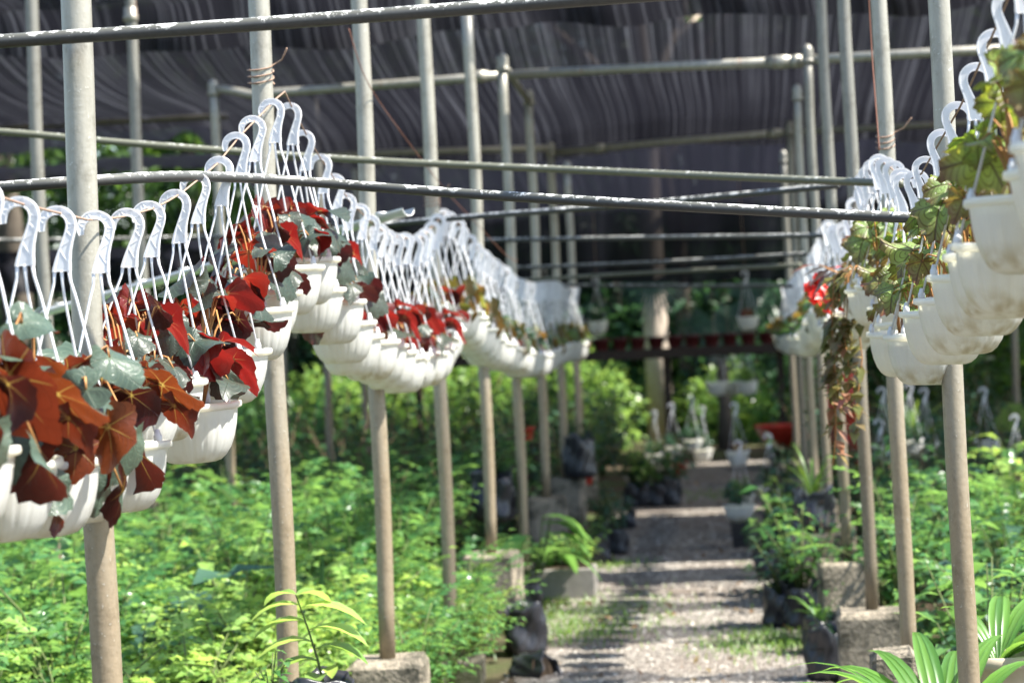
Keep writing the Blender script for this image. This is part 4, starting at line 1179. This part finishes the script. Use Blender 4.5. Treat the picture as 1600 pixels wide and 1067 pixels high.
gb(1283, 1020, 4, strappy(511, 14, .3, .011, (M['leaf_a'],), .55), 'black bag with grassy strap leaves beside the tall right block', .9)
gb(1204, 905, 0, SM[1], 'black bag leaning out over the right path edge', .85, pscale=1.2, lean=(R(-14), R(-10), 0))
gb(1222, 868, 3, SM[3], 'bag with bright yellow green leaves at the right path edge', .95, pscale=1.6)
gb(1236, 925, 2, SM[0], 'bag of small leaved bush on the right of the path', .95, pscale=1.7)
gb(1262, 935, 1, SM[1], 'bag of bluish foliage in front of the right row blocks', .95, pscale=1.8)
gb(1215, 838, 2, SM[1], 'bag with broad pale leaves behind the yellow green one', .95, pscale=1.7)
gb(1290, 955, 0, C_[0], 'bag with a tall dark bush before the right blocks', .9, pscale=.6)
gb(1240, 800, 3, SM[2], 'dim bag near the foot of the far right posts', 1.0, pscale=1.5)
# bags standing on the blocks
bagged(.40, 11.4, 1, S_[0], 'black bag standing on the dark block by the right row', 1.0, .36, pscale=.45)
bagged(-1.32, 12.6, 2, SM[2], 'tall black bag standing on a block in the left row', 1.2, .37, pscale=.9)
bagged(-1.05, 15.9, 3, SM[2], 'black bag on the far left block beside the red pot', 1.2, .37, pscale=.6)
# concrete blocks
def block(X, Y, sz, label, seed, rz=0.0, mat='concrete', name='concrete_block'):
    b = MB(); b.box((0, 0, sz[2] / 2), sz, bevel=.014, jit=.006, rg=random.Random(seed))
    o = b.build(name, M[mat], None, (X, Y, 0), smooth=False); o.rotation_euler.z = rz
    return tag(o, label, 'block', 'loose blocks beside the path')
block(.41, 6.2, (.12, .16, .53), 'narrow stained block with pale stone top at the right edge of the path', 3)
block(-1.03, 5.5, (.34, .3, .325), 'low block carrying the two nearest black bags', 5)
block(.57, 5.55, (.34, .34, .42), 'block carrying the pale clay pot behind the right post', 6)
block(.41, 11.4, (.26, .26, .36), 'dark block under the black bag by the right row', 7)
# the two near bags with a sapling and a weedy plant
def sapling():
    g = random.Random(5); lf = MB(); st = MB()
    P = [Vector((0, 0, 0)), Vector((-.012, 0, .06)), Vector((-.028, .0, .12)), Vector((-.05, .0, .19))]
    st.tube(P, [.003, .0026, .002, .0012], 6)
    for z, a, L, W in ((.06, 200, .1, .034), (.085, 350, .11, .036), (.1, 185, .115, .036), (.125, 355, .12, .038), (.14, 172, .11, .034), (.165, 5, .13, .036), (.17, 180, .1, .03), (.188, 40, .085, .04), (.19, 150, .08, .028), (.03, 260, .07, .03), (.04, 80, .08, .03)):
        q = z / .19 * 3; k = min(2, int(q)); p = P[k].lerp(P[k + 1], q - k); a = R(a)
        dd = Vector((math.cos(a), math.sin(a) * .6, .25)); path = [p + dd * L * s_ - Vector((0, 0, L * .55 * s_ ** 2)) for s_ in (0, .15, .35, .55, .75, .9, 1)]
        lf.blade(path, [W * .08, W * .4, W * .72, W * .78, W * .6, W * .3, .0006], dd.cross(Vector((0, 0, 1))), .35)
    return lf.mesh('foliage', M['leaf_b']), st.mesh('stem', M['stem'])
p = at(500, 1045, 5.55)
t = thing('plant_bag', (p.x, 5.55, .325), 'crumpled black bag with a young long leaved sapling in front of the second post', 'plant bag', None)
bm_ = bag_mesh(21, .088, .275, .9, .45); put('bag', bm_, t); put('soil', BSOIL, t, (0, 0, .24)); sp_ = sapling(); f = put('foliage', sp_[0], t, (.01, 0, .25)); f.scale = (1.25,) * 3; put('stem', sp_[1], f)
p = at(422, 1060, 5.45)
t = thing('plant_bag', (p.x, 5.45, .325), 'black bag with a scraggly small leaved weed left of the sapling', 'plant bag', None)
put('bag', bag_mesh(22, .062, .225, .9, .5), t); sp_ = bushy(520, 16, .03, .02, .075, .16, M['leaf_a']); f = put('foliage', sp_[0], t, (0, 0, .09)); put('stem', sp_[1], f)
# pale clay pot with a pleated palm seedling, lower right
def palm_leaves(lst, z0, seed):
    g = random.Random(seed); lf = MB()
    for a, l, u, wd in lst:
        a = R(a + g.uniform(-6, 6)); out = Vector((math.cos(a), math.sin(a), 0))
        pts = [Vector((0, 0, z0)) + out * (.01 + l * (k / 9) ** 1.1) + Vector((0, 0, l * (u * (k / 9) - .75 * (k / 9) ** 2.3))) for k in range(10)]
        side = out.cross(Vector((0, 0, 1)))
        for q in (-1, 0, 1):                       # three pleats side by side
            pp = [p + side * q * wd * .62 * math.sin(PI * min(1, .12 + .88 * k / 9)) for k, p in enumerate(pts)]
            lf.blade(pp, [wd * .33 * f_ for f_ in (.3, .5, .75, .92, 1, 1, .85, .6, .3, .03)], side, .5)
    return lf
t = thing('potted_palm', (.625, 5.6, .42), 'pale clay pot with bright palm leaves right of the nearest right post', 'potted plant')
b = MB(); b.lathe([(.055, 0), (.066, .08), (.074, .15), (.083, .155), (.084, .182), (.075, .184), (.07, .16)], 40); b.build('pot', M['clay'], t)
b = MB(); b.lathe([(.071, .16), (.04, .168), (.001, .168)], 24); b.build('soil', M['soil'], t)
palm_leaves(((20, .30, .8, .028), (-20, .28, 1.0, .026), (45, .28, 1.15, .028), (5, .36, .5, .028), (-50, .24, .8, .026), (80, .24, 1.25, .028), (130, .2, 1.3, .026), (30, .36, .65, .026), (-5, .32, .8, .026)), .165, 78).build('foliage', M['palm'], t)
t = thing('palm_seedling', (.455, 5.2, .235), 'bright green palm seedling with broad pleated leaves at the lower right edge', 'palm seedling')
put('bag', BAGS[1], t); put('soil', BSOIL, t, (0, 0, .17))
palm_leaves(((100, .34, 1.5, .03), (80, .36, 1.3, .028), (140, .36, 1.25, .03), (178, .33, 1.15, .03), (195, .36, .8, .028), (160, .40, .9, .03), (40, .32, 1.35, .03), (60, .3, 1.6, .03), (210, .32, .5, .028), (186, .46, 1.1, .008), (150, .42, 1.2, .008), (120, .3, 1.5, .03), (260, .24, 1.0, .03), (320, .24, .9, .03), (170, .3, 1.45, .03), (130, .38, 1.1, .028)), .18, 79).build('foliage', M['palm'], t)
block(.455, 5.2, (.3, .26, .235), 'low slab under the palm seedling at the lower right', 9)
# grey trough with small bright plants
p = onground(925, 935)
t = thing('planter_trough', (p.x - .16, p.y + .12, 0), 'grey concrete trough of small bright seedlings at the left path edge', 'planter')
b = MB(); b.box((0, 0, .08), (.36, .24, .16), bevel=.006); b.build('trough', M['greypot'], t, smooth=False)
b = MB(); b.box((0, 0, .163), (.31, .19, .008)); b.build('soil', M['soil'], t, smooth=False)
for k in range(6):
    f = put('foliage', SM[(0, 3)[k % 2]][0], t, (-.13 + .05 * k, .05 * (k % 2) - .02, .16), k); f.scale = (.6,) * 3
    st_ = put('stem', SM[(0, 3)[k % 2]][1], f)
# big leaved plant spilling over the path edge
p = at(835, 930, 11.7)
t = thing('leafy_plant', (p.x, 11.7, 0), 'large leaved green plant sprawling between two blocks at the left path edge', 'plant')
g = random.Random(12); lf = MB(); st = MB()
for i in range(17):
    a = g.uniform(0, 6.28); out = Vector((math.cos(a), math.sin(a), 0)); h = g.uniform(.15, .48)
    tip = out * g.uniform(.05, .16) + Vector((0, 0, h)); st.tube([(0, 0, 0), tip * .5 + Vector((0, 0, .03)), tip], .004, 5)
    L = g.uniform(.18, .3); path = [tip + out * L * s_ + Vector((0, 0, L * (.3 * s_ - .9 * s_ ** 2))) for s_ in (0, .15, .35, .55, .75, .9, 1)]
    lf.blade(path, [.008, .03, .048, .05, .038, .02, .001], out.cross(Vector((0, 0, 1))), .2)
f = lf.build('foliage', M['leaf_a'], t); st.build('stem', M['stem'], t)
# white pot on a black one, right side of the path
p = onground(1158, 856)
t = thing('plant_pot', (p.x, p.y, 0), 'square black pot standing upside down under the white bowl', 'pot')
b = MB(); b.lathe([(.06, 0), (.068, .01), (.085, .15), (.092, .152), (.092, .165), (.001, .166)], 4); ob = b.build('pot', M['bag'], t, smooth=False); ob.rotation_euler.z = R(45)
t = thing('bowl_planter', (p.x, p.y, .167), 'white bowl of low green plants set on a black pot by the path', 'planter')
o = put('pot', POTD, t); o.scale = (1.0, 1.0, .85); put('soil', SOIL, t, (0, 0, -.018)); f = put('foliage', BUSH[0][0], t, (0, 0, -.02)); put('stems', BUSH[0][1], f)
# small red pots
def redpot(px, py, label, r=.07, h=.12, z=0):
    p = onground(px, py, z); t = thing('red_pot', p, label, 'pot', 'small red pots')
    b = MB(); b.lathe([(r * .7, 0), (r * .75, .004), (r, h * .8), (r * 1.1, h * .82), (r * 1.1, h), (r * .95, h), (r * .9, h * .8)], 24); b.build('pot', M['redplastic'], t)
    f = put('foliage', SM[2][0], t, (0, 0, h * .8)); f.scale = (.8,) * 3
redpot(915, 757, 'small red pot on the dark block behind the left posts', .065, .14, .3)
redpot(1062, 742, 'dull red pot where the far row of bags ends')
redpot(820, 688, 'red pot half hidden between far left posts', .07, .1, .6)

# ------------------------------------------------------------------ far end of the aisle
def far_basket(px, py, Y, label, plant=None, group=None, cord=0, z=None, scale=1.0):
    p = at(px, py, Y)
    tot = (PH + ARM + HK) * scale
    b = basket(p.x, Y, (p.z if z is None else z) + tot, plant, label, group, False, gl.uniform(-.3, .3), scale=scale, frz=0)
    if cord:
        c = MB(); c.tube([(0, 0, 0), (.003, 0, .3), (0, 0, (cord - p.z - tot + .02) / scale)], .003, 5)
        c.build('hanging_cord', M['rope'], b, (0, 0, tot / scale - .02))
    return b
far_basket(935, 522, 21.9, 'dim white basket hanging left of the pale trunk', BUSH[0], cord=2.5)
far_basket(1168, 516, 21.0, 'white basket hanging from the net right of the fan palm', SPARSE[0], cord=2.72)
far_basket(1120, 618, 24.2, 'leftmost of three white bowls hung low at the end of the aisle', None, cord=3.34, scale=1.15)
far_basket(1142, 618, 24.4, 'middle one of three white bowls hung low at the end of the aisle', None, cord=3.34, scale=1.15)
far_basket(1167, 617, 24.2, 'rightmost of three white bowls hung low at the end of the aisle', BUSH[1], cord=3.34, scale=1.15)
far_basket(1152, 728, 19.6, 'white basket with its hanger up, near the end of the path', SPARSE[1])
p = onground(1205, 782); basket(p.x, p.y, .53, SPARSE[2], 'white basket standing on the path edge below the far right posts', None, False)
p = onground(1158, 788); basket(p.x, p.y, .50, BUSH[2], 'basket set on the ground, only its pale hook showing in the path', None, False)
for k, (px, py, Y) in enumerate(((1382, 700, 16.5), (1425, 690, 17.2), (1448, 695, 17.6), (1378, 755, 15.5), (1540, 690, 18.5), (1590, 740, 17))):
    p = at(px, py, Y)
    basket(p.x, Y, p.z + .44, BUSH[0] if k % 2 else None, 'white basket with upright hanger standing among plants behind the right bed', 'baskets standing in the shade at right', False, gl.uniform(-.5, .5))
for k, (px, py) in enumerate(((1025, 712), (1052, 700), (1083, 690), (1100, 705))):
    p = at(px, py, 22.5)
    basket(p.x, 22.5, p.z + .45, BUSH[0], 'white basket with upright hanger at the dim far end of the aisle', 'baskets standing at the aisle end', False, gl.uniform(-.5, .5))
# rack with a row of red pots darkened for shade
t = thing('pot_rack', (-1.3, 23.2, 0), 'long dark timber rack of red pots across the end of the aisle', 'rack')
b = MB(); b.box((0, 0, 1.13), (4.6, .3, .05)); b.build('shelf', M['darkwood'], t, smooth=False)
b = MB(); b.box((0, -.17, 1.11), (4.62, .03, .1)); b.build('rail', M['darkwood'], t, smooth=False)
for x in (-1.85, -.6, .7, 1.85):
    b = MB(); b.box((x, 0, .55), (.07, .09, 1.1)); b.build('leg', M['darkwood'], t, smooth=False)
b = MB(); r_ = .075; b.lathe([(r_ * .8, 0), (r_ * 1.1, .1), (r_ * 1.2, .105), (r_ * 1.2, .125), (r_, .125), (r_ * .9, .1), (.001, .1)], 16); RP_ = b.mesh('red_pot', M['shadedredpot'])
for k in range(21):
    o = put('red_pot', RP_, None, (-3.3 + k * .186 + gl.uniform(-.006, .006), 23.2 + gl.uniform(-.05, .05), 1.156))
    tag(o, 'red pot darkened for shade, lined up on the long rack', 'pot', 'red pots on the rack')
# wheelbarrow with a red tray, and a red drum
p = at(1216, 676, 21.5)
t = thing('wheelbarrow', (p.x, 21.5, 0), 'red tray barrow with a yellowed rim and orange part by the far right posts', 'wheelbarrow', None, R(12))
h0 = p.z
b = MB(); vs = []
for z, sx_, sy_ in ((h0 - .13, .1, .16), (h0 + .06, .2, .27), (h0 + .075, .215, .285), (h0 + .065, .19, .26), (h0 - .11, .09, .15)):
    for a in range(16):
        an = a / 16 * 2 * PI; c_, s_ = math.cos(an), math.sin(an)
        vs.append((sx_ * math.copysign(abs(c_) ** .5, c_), sy_ * math.copysign(abs(s_) ** .5, s_), z))
fs = [(i * 16 + k, i * 16 + (k + 1) % 16, i * 16 + 16 + (k + 1) % 16, i * 16 + 16 + k) for i in range(4) for k in range(16)] + [tuple(range(15, -1, -1)), tuple(range(64, 80))]
b.add(vs, fs); b.build('tray', M['redplastic'], t)
b = MB(); b.tube([(-.16 + .0 * k, -.3, h0 + .02 - .16 * math.sin(k / 8 * PI)) if 0 else (-.19 + .16 * k / 8, -.3, h0 + .03 - .17 * math.sin(k / 8 * PI * .55)) for k in range(9)], .014, 8); b.build('handle', M['yellowed'], t)
b = MB(); b.lathe([(.05, -.03), (.075, -.02), (.075, .02), (.05, .03)], 16); ob = b.build('grip', M['orangeplastic'], t, (.14, -.3, h0 - .06)); ob.rotation_euler = (R(90), 0, 0)
b = MB()
for k in range(20):
    pass
b.tube([(.17 * math.cos(a / 20 * 2 * PI), 0, .2 + .17 * math.sin(a / 20 * 2 * PI)) for a in range(21)], .03, 8); ob = b.build('wheel', M['bag'], t, (0, .2, 0)); ob.rotation_euler.z = R(90)
for sx_ in (-.1, .1):
    b = MB(); b.tube([(sx_, -.15, h0 - .1), (sx_ * 1.3, -.2, 0)], .013, 8); b.build('leg', M['bag'], t)
p = at(1315, 660, 19.5)
t = thing('plastic_drum', (p.x + .02, 19.5, 0), 'red plastic drum seen between two right row posts', 'drum')
b = MB(); b.lathe([(.15, 0), (.19, .02), (.2, .1), (.2, .3), (.21, .31), (.21, .34), (.2, .35), (.2, .6), (.21, .61), (.21, .64), (.2, .65), (.2, .86), (.17, .93), (.001, .94)], 28); b.build('body', M['redplastic'], t)
b = MB(); b.lathe([(.05, .935), (.055, .96), (.001, .962)], 16, c=(.09, 0, 0)); b.build('cap', M['bag'], t)

# ------------------------------------------------------------------ trees and shrubs behind
def limbs(b, p, d, L, r, depth, g, ends):
    n = 5; pts = [p.copy()]; dd = d.copy()
    for k in range(n):
        dd = (dd + Vector((g.uniform(-.12, .12), g.uniform(-.12, .12), .02))).normalized(); pts.append(pts[-1] + dd * L / n)
    b.tube(pts, [r * (1 - .5 * k / n) for k in range(n + 1)], 10 if depth == 0 else 6)
    ends.append((pts[-1], depth))
    if depth < 2:
        for k in range(4 if depth == 0 else 3):
            q = pts[2 + k % 4] if depth else pts[3 + k % 3]
            a = g.uniform(0, 6.28); nd = (dd * .5 + Vector((math.cos(a), math.sin(a), g.uniform(.1, .7)))).normalized()
            limbs(b, q, nd, L * g.uniform(.4, .6), r * .42, depth + 1, g, ends)
def tree_mesh(seed, H, r, bark, leaf, nclus, per, rad, lsize, low=.35):
    g = random.Random(seed); b = MB(); ends = []
    limbs(b, Vector((0, 0, 0)), Vector((g.uniform(-.08, .08), 0, 1)), H * .6, r, 0, g, ends)
    tm = b.mesh('trunk', bark)
    ng = np.random.default_rng(seed); P = []
    for k in range(nclus):
        e, dp = ends[g.randrange(len(ends))]
        a = g.uniform(0, 6.28); q = Vector((math.cos(a) * rad * math.sqrt(g.random()), math.sin(a) * rad * math.sqrt(g.random()), H * g.uniform(low, 1.0)))
        c = e.lerp(q, g.uniform(.4, 1)) if dp else q
        s_ = g.uniform(.25, .55)
        P.append(np.array(c)[None] + ng.normal(size=(per, 3)) * np.array([s_, s_, s_ * .55]))
    return cloud_mesh('crown', np.concatenate(P), lsize, leaf, seed, .6, 2.0), tm
TR = [tree_mesh(600, 8.5, .19, M['bark'], M['leaf_tree'], 110, 42, 2.6, .2, .2), tree_mesh(601, 10, .22, M['bark'], M['leaf_tree'], 120, 42, 3.0, .22, .25),
      tree_mesh(602, 7, .13, M['bark'], M['leaf_c'], 100, 42, 2.2, .18, .15)]
PT = tree_mesh(603, 11, .17, M['palebark'], M['leaf_tree'], 70, 40, 1.6, .2, .72)
def tree(X, Y, me, label, sc=1.0, rz=0.0, group='trees of the wood behind the nursery', tilt=0):
    t = thing('tree', (X, Y, 0), label, 'tree', group, rz, sc)
    put('trunk', me[1], t); put('crown', me[0], t)
    if tilt: t.rotation_euler.y = tilt
    return t
p = at(1030, 600, 27.5); tree(p.x, 27.5, PT, 'pale barked tree in the middle of the far end', 1.0, 1.0)
p = at(1078, 600, 28.5); tree(p.x, 28.5, (PT[0], TR[2][1]), 'dark leaning trunk right of the pale one', 1.0, 2.0, tilt=R(-4))
gt = random.Random(41); k = 0
for Y, xs in ((27, (-11, -8.7)), (30.5, (4.6, 7.5)), (31, (-13, -10.2, -7.6, -5, -2.8, 1.0, 3.2, 5.8)), (36, (-15, -12, -9, -6.2, -3.6, -1.4, .8, 3.2, 6, 9)), (43, (-17, -13, -9.5, -6, -2.8, .2, 3.2, 6.5, 10))):
    for x in xs:
        tree(x + gt.uniform(-.6, .6), Y + gt.uniform(-1, 1), TR[k % 3], 'leafy dark tree standing in the wood behind the nursery', gt.uniform(.9, 1.25), gt.uniform(0, 6.28)); k += 1
def shrub_mesh(seed, h, rad, n, lsize, leaf):
    g = random.Random(seed); ng = np.random.default_rng(seed); P = []; b = MB()
    for k in range(n):
        a = g.uniform(0, 6.28); q = Vector((math.cos(a), math.sin(a), 0)) * rad * math.sqrt(g.random()); q.z = h * g.uniform(.12, 1) * (1 - .35 * (q.length / rad) ** 2)
        P.append(np.array(q)[None] + ng.normal(size=(26, 3)) * .14)
        if k % 4 == 0: b.tube([(q.x * .1, q.y * .1, 0), (q.x * .5, q.y * .5, q.z * .6), q], [.02, .012, .004], 5)
    return cloud_mesh('foliage', np.concatenate(P), lsize, leaf, seed, .8, 1.9), b.mesh('stem', M['bark'])
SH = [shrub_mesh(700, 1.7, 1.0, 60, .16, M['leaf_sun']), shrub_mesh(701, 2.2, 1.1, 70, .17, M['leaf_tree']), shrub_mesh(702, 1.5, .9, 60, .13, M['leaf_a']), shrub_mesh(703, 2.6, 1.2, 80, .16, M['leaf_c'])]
def shrub(X, Y, me, label, sc=1.0, group=None):
    t = thing('shrub', (X, Y, 0), label, 'shrub', group, gt.uniform(0, 6.28), sc)
    put('foliage', me[0], t); put('stem', me[1], t)
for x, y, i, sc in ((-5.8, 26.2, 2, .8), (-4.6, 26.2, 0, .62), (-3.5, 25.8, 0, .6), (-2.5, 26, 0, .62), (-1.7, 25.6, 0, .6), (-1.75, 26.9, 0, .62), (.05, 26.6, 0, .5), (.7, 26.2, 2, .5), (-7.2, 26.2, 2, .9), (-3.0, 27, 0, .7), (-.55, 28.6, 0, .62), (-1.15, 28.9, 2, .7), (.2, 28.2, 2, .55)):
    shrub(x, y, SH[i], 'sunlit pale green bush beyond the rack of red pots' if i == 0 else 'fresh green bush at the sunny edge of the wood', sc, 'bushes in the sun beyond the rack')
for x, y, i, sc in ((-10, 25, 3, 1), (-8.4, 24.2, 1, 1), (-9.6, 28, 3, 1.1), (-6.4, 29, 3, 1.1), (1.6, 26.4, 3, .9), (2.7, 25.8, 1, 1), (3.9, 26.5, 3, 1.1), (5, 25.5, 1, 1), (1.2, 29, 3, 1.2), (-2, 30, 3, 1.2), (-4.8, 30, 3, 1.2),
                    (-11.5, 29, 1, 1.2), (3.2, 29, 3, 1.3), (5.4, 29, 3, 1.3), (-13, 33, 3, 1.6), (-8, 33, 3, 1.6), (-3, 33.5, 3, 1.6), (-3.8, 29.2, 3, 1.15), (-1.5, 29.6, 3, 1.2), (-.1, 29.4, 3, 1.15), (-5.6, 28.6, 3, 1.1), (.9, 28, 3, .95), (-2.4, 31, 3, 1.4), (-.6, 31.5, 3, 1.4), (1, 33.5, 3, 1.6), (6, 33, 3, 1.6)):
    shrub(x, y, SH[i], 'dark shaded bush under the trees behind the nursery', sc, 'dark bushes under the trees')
# fan palm
def fan(b, c, nrm, d, rad, n=26, spread=R(300)):
    d = Vector(d).normalized(); nrm = Vector(nrm); nrm = (nrm - d * nrm.dot(d)).normalized(); x = d.cross(nrm)
    for k in range(n):
        a = -spread / 2 + spread * k / (n - 1); dd = d * math.cos(a) + x * math.sin(a)
        l = rad * (.8 + .2 * math.cos(a * .5)); path = [c + dd * l * s_ - nrm * l * .25 * s_ ** 2 - Vector((0, 0, l * .18 * s_ ** 3)) for s_ in (.02, .3, .55, .8, 1)]
        b.blade(path, [.003, .014, .016, .010, .001], nrm.cross(dd), .5)
p = at(1110, 505, 24.6)
t = thing('fan_palm', (p.x + .1, 24.9, 0), 'blue green fan palm spreading its leaves behind the rack', 'palm')
lf = MB(); st = MB()
for px, py, rd, dv in ((1112, 500, .52, (.1, -.5, -.6)), (1022, 440, .42, (-.3, -.5, -.7)), (1160, 465, .4, (.7, -.2, .1))):
    c = at(px, py, 24.5 + gt.uniform(-.15, .15)) - Vector(t.location)
    fan(lf, c, (gt.uniform(-.2, .2), -.8, .5), dv, rd)
    st.tube([(0, 0, .9), (c.x * .4, c.y * .4 + .1, c.z * .7 + .2), c], .012, 6)
tk = MB(); tk.tube([(0, 0, 0), (.02, 0, .5), (0, 0, 1.0)], [.09, .075, .06], 10)
lf.build('crown', M['fan'], t); st.build('stalks', M['stem'], t); tk.build('trunk', M['bark'], t)
# big pale leaf plant at the right edge
p = at(1592, 640, 19)
t = thing('taro_plant', (p.x, 19, 0), 'plant with huge pale sunlit leaves at the far right edge', 'plant')
lf = MB(); st = MB(); g = random.Random(3)
for k, (dx, h, s_) in enumerate(((0, p.z, .3), (-.2, p.z - .25, .22), (.3, p.z + .1, .28), (.1, p.z - .4, .22))):
    c = Vector((dx, .05 * k, h)); lf.bleaf(c, (g.uniform(-.3, .3), -.35, 1), (-.6, -.6, -.35), s_, g, 0, .02, 0, .25, 28)
    st.tube([(0, 0, 0), (dx * .4, .02 * k, h * .6), c], .012, 6)
lf.build('foliage', M['leaf_sun'], t); st.build('stalks', M['stem'], t)
